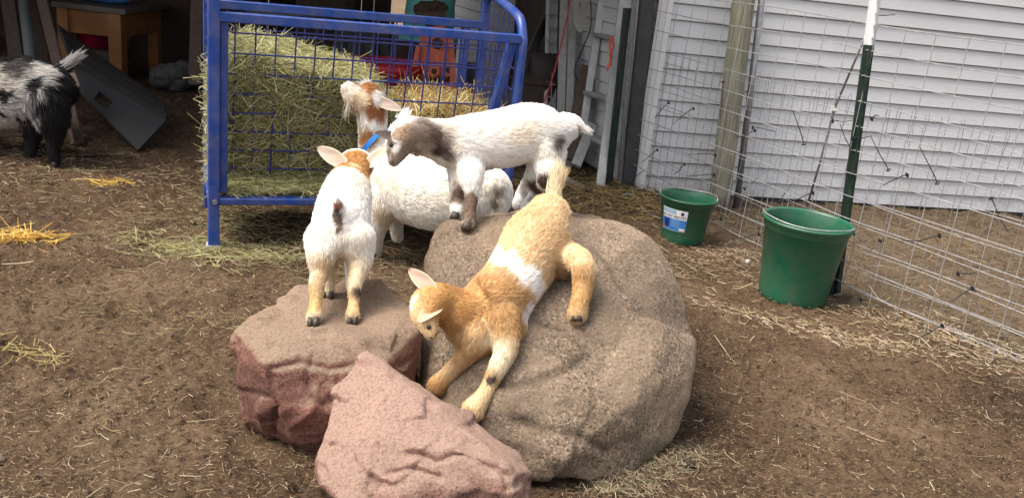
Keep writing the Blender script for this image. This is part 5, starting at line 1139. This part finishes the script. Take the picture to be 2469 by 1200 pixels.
# ------------------------------------------------------------------ litter on the ground
SOIL_STRAW = [(.36, .26, .15), (.46, .36, .22), (.24, .165, .095), (.6, .5, .36), (.17, .115, .07), (.28, .19, .11), (.2, .14, .08)]
def scatter(n, fn, length, kinds, rad=.0011, lift=.006, curl=.25, tilt=.12):
    xy = fn(n); x, y = xy[:, 0], xy[:, 1]; n = len(x); z = gheight(x, y) + rng.uniform(.000, lift, n); r = np.stack([x, y, z], 1)
    a = rng.uniform(0, 2 * math.pi, n); d = np.stack([np.cos(a), np.sin(a), rng.normal(0, tilt, n)], 1); L = length * np.exp(rng.normal(0, .55, n)); b = jit(n, curl); b[:, 2] *= .3
    t = np.linspace(-.5, .5, 4); pts = r[:, None, :] + d[:, None, :] * (L[:, None] * t)[:, :, None] + (b * L[:, None])[:, None, :] * (t ** 2)[None, :, None]
    pts[:, :, 2] = np.maximum(pts[:, :, 2], (gheight(pts[:, :, 0].ravel(), pts[:, :, 1].ravel())).reshape(n, 4) + .001)
    return pts, rad * rng.uniform(.6, 1.7, n), haycol(n, kinds)
def f_all(n):                  # uniform in the picture -> denser near the camera; keep on the ground in view
    x = rng.uniform(-.78, .78, n * 2); y = 1.5 + 5.8 * rng.random(n * 2) ** 1.25; X = x * (y + .4); p = np.stack([X, y], 1)
    k = fbm(np.stack([X, y, 0 * y], 1), 1.8, 3, .6, 51); w_ = np.clip(.42 + k * 1.3, .06, 1); return p[rng.random(n * 2) < w_][:n]
def f_spot(px, py, sx, sy, rot=0):
    c = Z(px, py)[:2]
    def f(n):
        q = rng.normal(0, 1, (n, 2)) * [sx, sy]; ca, sa = math.cos(rot), math.sin(rot); return np.stack([c[0] + q[:, 0] * ca - q[:, 1] * sa, c[1] + q[:, 0] * sa + q[:, 1] * ca], 1)
    return f
def f_line(pts, wd):
    P_ = [Z(*q)[:2] for q in pts]
    def f(n):
        i = rng.integers(0, len(P_) - 1, n); t = rng.random((n, 1)); a = np.array(P_)[i]; b = np.array(P_)[i + 1]; return a + (b - a) * t + rng.normal(0, wd, (n, 2))
    return f
def f_beyond(n):
    x = rng.uniform(.7, 6, n * 3); y = rng.uniform(2.6, 7, n * 3); k = (beyond(x, y) > -.05) & ((x - HC[0]) * hn[0] + (y - HC[1]) * hn[1] > 0); return np.stack([x, y], 1)[k][:n]
S = []
def pebbles():
    n_ = 1500; xy = f_all(n_); m_ = MB()
    z_ = gheight(xy[:, 0], xy[:, 1])
    for (x, y), z in zip(xy, z_):
        r_ = .0035 * math.exp(rnd.gauss(0, .5)); ax_ = Matrix.Rotation(rnd.uniform(0, 6.28), 3, 'Z'); m_.ball([x, y, z + r_ * .2], (r_ * rnd.uniform(.8, 1.7), r_ * rnd.uniform(.6, 1.1), r_ * rnd.uniform(.5, .9)), 6, 4, axes=[list(ax_[0]), list(ax_[1]), list(ax_[2])])
    m_.build('soil_crumbs', surf('soil_crumb', (.035, .022, .015), (.11, .075, .05), 9, .95), None, kind='stuff')
pebbles()
S.append(scatter(42000, f_all, .010, SOIL_STRAW, .0005, .002)); S.append(scatter(5200, f_all, .022, SOIL_STRAW, .00055, .004)); S.append(scatter(900, f_all, .05, SOIL_STRAW, .0007, .006)); S.append(scatter(150, f_all, .10, SOIL_STRAW, .0011, .008, curl=.15))
S.append(scatter(800, f_line([(1560, 520), (1700, 600), (1850, 700), (1990, 740), (2200, 830), (2469, 930)], .09), .032, SOIL_STRAW, .0007, .015))
S.append(scatter(1000, f_spot(2330, 830, .35, .12, -.7), .03, SOIL_STRAW[:4], .0012, .03)); S.append(scatter(900, f_spot(1800, 620, .25, .15), .03, SOIL_STRAW, .0009, .015))
S.append(scatter(700, f_spot(1980, 800, .3, .06, -.3), .03, SOIL_STRAW[:4], .0009, .01)); S.append(scatter(2200, f_spot(1480, 480, .3, .2), .07, [(.36, .25, .1), (.2, .14, .07), (.45, .33, .14), (.12, .08, .05)], .0014, .05, tilt=.25))
S.append(scatter(1100, f_spot(1500, 620, .4, .3), .05, SOIL_STRAW, .001, .01))
S.append(scatter(5000, f_beyond, .035, [(.28, .22, .13), (.2, .16, .1), (.36, .3, .19), (.15, .15, .09)], .0011, .012))
a_ = [np.concatenate([s_[k] for s_ in S]) for k in range(3)]; strands('straw_litter', a_[0], a_[1], a_[2], M['straw'], None, kind='stuff')
DULL_HAY = [(.30, .27, .13), (.38, .34, .18), (.2, .17, .09), (.26, .2, .11)]
S = [scatter(900, f_spot(510, 610, .20, .08), .05, DULL_HAY + GREEN_HAY[:2], .0010, .02), scatter(900, f_spot(640, 560, .35, .25), .04, DULL_HAY, .0009, .012), scatter(400, f_spot(530, 500, .12, .3, .3), .04, DULL_HAY, .001, .02),
     scatter(1300, f_spot(250, 400, .7, .22), .045, GREEN_HAY[:1] + SOIL_STRAW, .0009, .01), scatter(200, f_spot(430, 780, .25, .12), .03, DULL_HAY, .0007, .01), scatter(700, f_spot(200, 470, .7, .3), .03, SOIL_STRAW[:4] + GREEN_HAY[:1], .0008, .01), scatter(600, f_spot(720, 620, .3, .2), .04, DULL_HAY, .001, .02)]
a_ = [np.concatenate([s_[k] for s_ in S]) for k in range(3)]; strands('hay_litter', a_[0], a_[1], a_[2], M['straw'], None, kind='stuff')
GOLD = [(.66, .42, .09), (.75, .52, .16), (.55, .34, .08)]
a_ = scatter(190, f_spot(55, 575, .07, .022), .07, GOLD, .0014, .03, curl=.12, tilt=.22); strands('yellow_straw_heap', *a_, M['straw'], None, kind='stuff')
S = [scatter(50, f_spot(265, 440, .05, .03), .08, GOLD, .0016, .01), scatter(40, f_spot(70, 840, .05, .03), .04, [(.42, .33, .14)], .0011, .02), scatter(22, f_spot(120, 870, .05, .02), .05, [(.42, .33, .14)], .0011, .01)]
a_ = [np.concatenate([s_[k] for s_ in S]) for k in range(3)]; strands('yellow_straw_wisps', a_[0], a_[1], a_[2], M['straw'], None, kind='stuff')
# dry grass under the boulder's right edge
n = 1500; c_ = np.array([Z(1430, 1178)[:2], Z(1580, 1150)[:2], Z(1680, 1085)[:2]]); i = rng.integers(0, 2, n); t = rng.random((n, 1)); xy = c_[i] * (1 - t) + c_[i + 1] * t + rng.normal(0, .035, (n, 2))
z = gheight(xy[:, 0], xy[:, 1]); r = np.stack([xy[:, 0], xy[:, 1], z], 1); d = jit(n, .6); d[:, 2] = np.abs(d[:, 2]) * .5 + .12; d /= np.linalg.norm(d, axis=1, keepdims=True); L = .032 * rng.uniform(.5, 1.5, n)
tt_ = np.linspace(0, 1, 4); pts = r[:, None, :] + d[:, None, :] * (L[:, None] * tt_)[:, :, None] - np.array([0, 0, 1.0]) * (L[:, None] * tt_ ** 2 * .3)[:, :, None]
strands('dry_grass', pts, .0009 * rng.uniform(.6, 1.4, n), haycol(n, [(.30, .25, .16), (.20, .17, .10), (.38, .30, .2), (.12, .09, .06)]), M['straw'], None, kind='stuff')
# dark dung lumps
m = MB()
for (x, y, r_) in ((1548, 490, .05),  (1630, 1110, .035), (1600, 1130, .03), (90, 965, .012), (2200, 870, .015), (1930, 770, .015)):
    c = Z(x, y)
    for k in range(7): m.ball(c + np.array([rnd.gauss(0, r_), rnd.gauss(0, r_), r_ * .1]), r_ * rnd.uniform(.25, .5), 8, 6)
m.build('dung_lumps', surf('dung', (.018, .011, .008), (.04, .026, .018), 30, .9, bump=.6), None, kind='stuff', smooth=True)
c = Z(1802, 633, .008); m = MB(); m.ball(c, (.016, .013, .02), 10, 8); co, no, fc = blob_mesh(m.V, m.F, .004, 0, .004, 60, 7); mk('pale_stone', co, fc, surf('pale_stone', (.45, .42, .38), rough=.8), None, origin=tuple(c), smooth=True, label='small white stone on the soil left of the larger bucket', cat='stone')
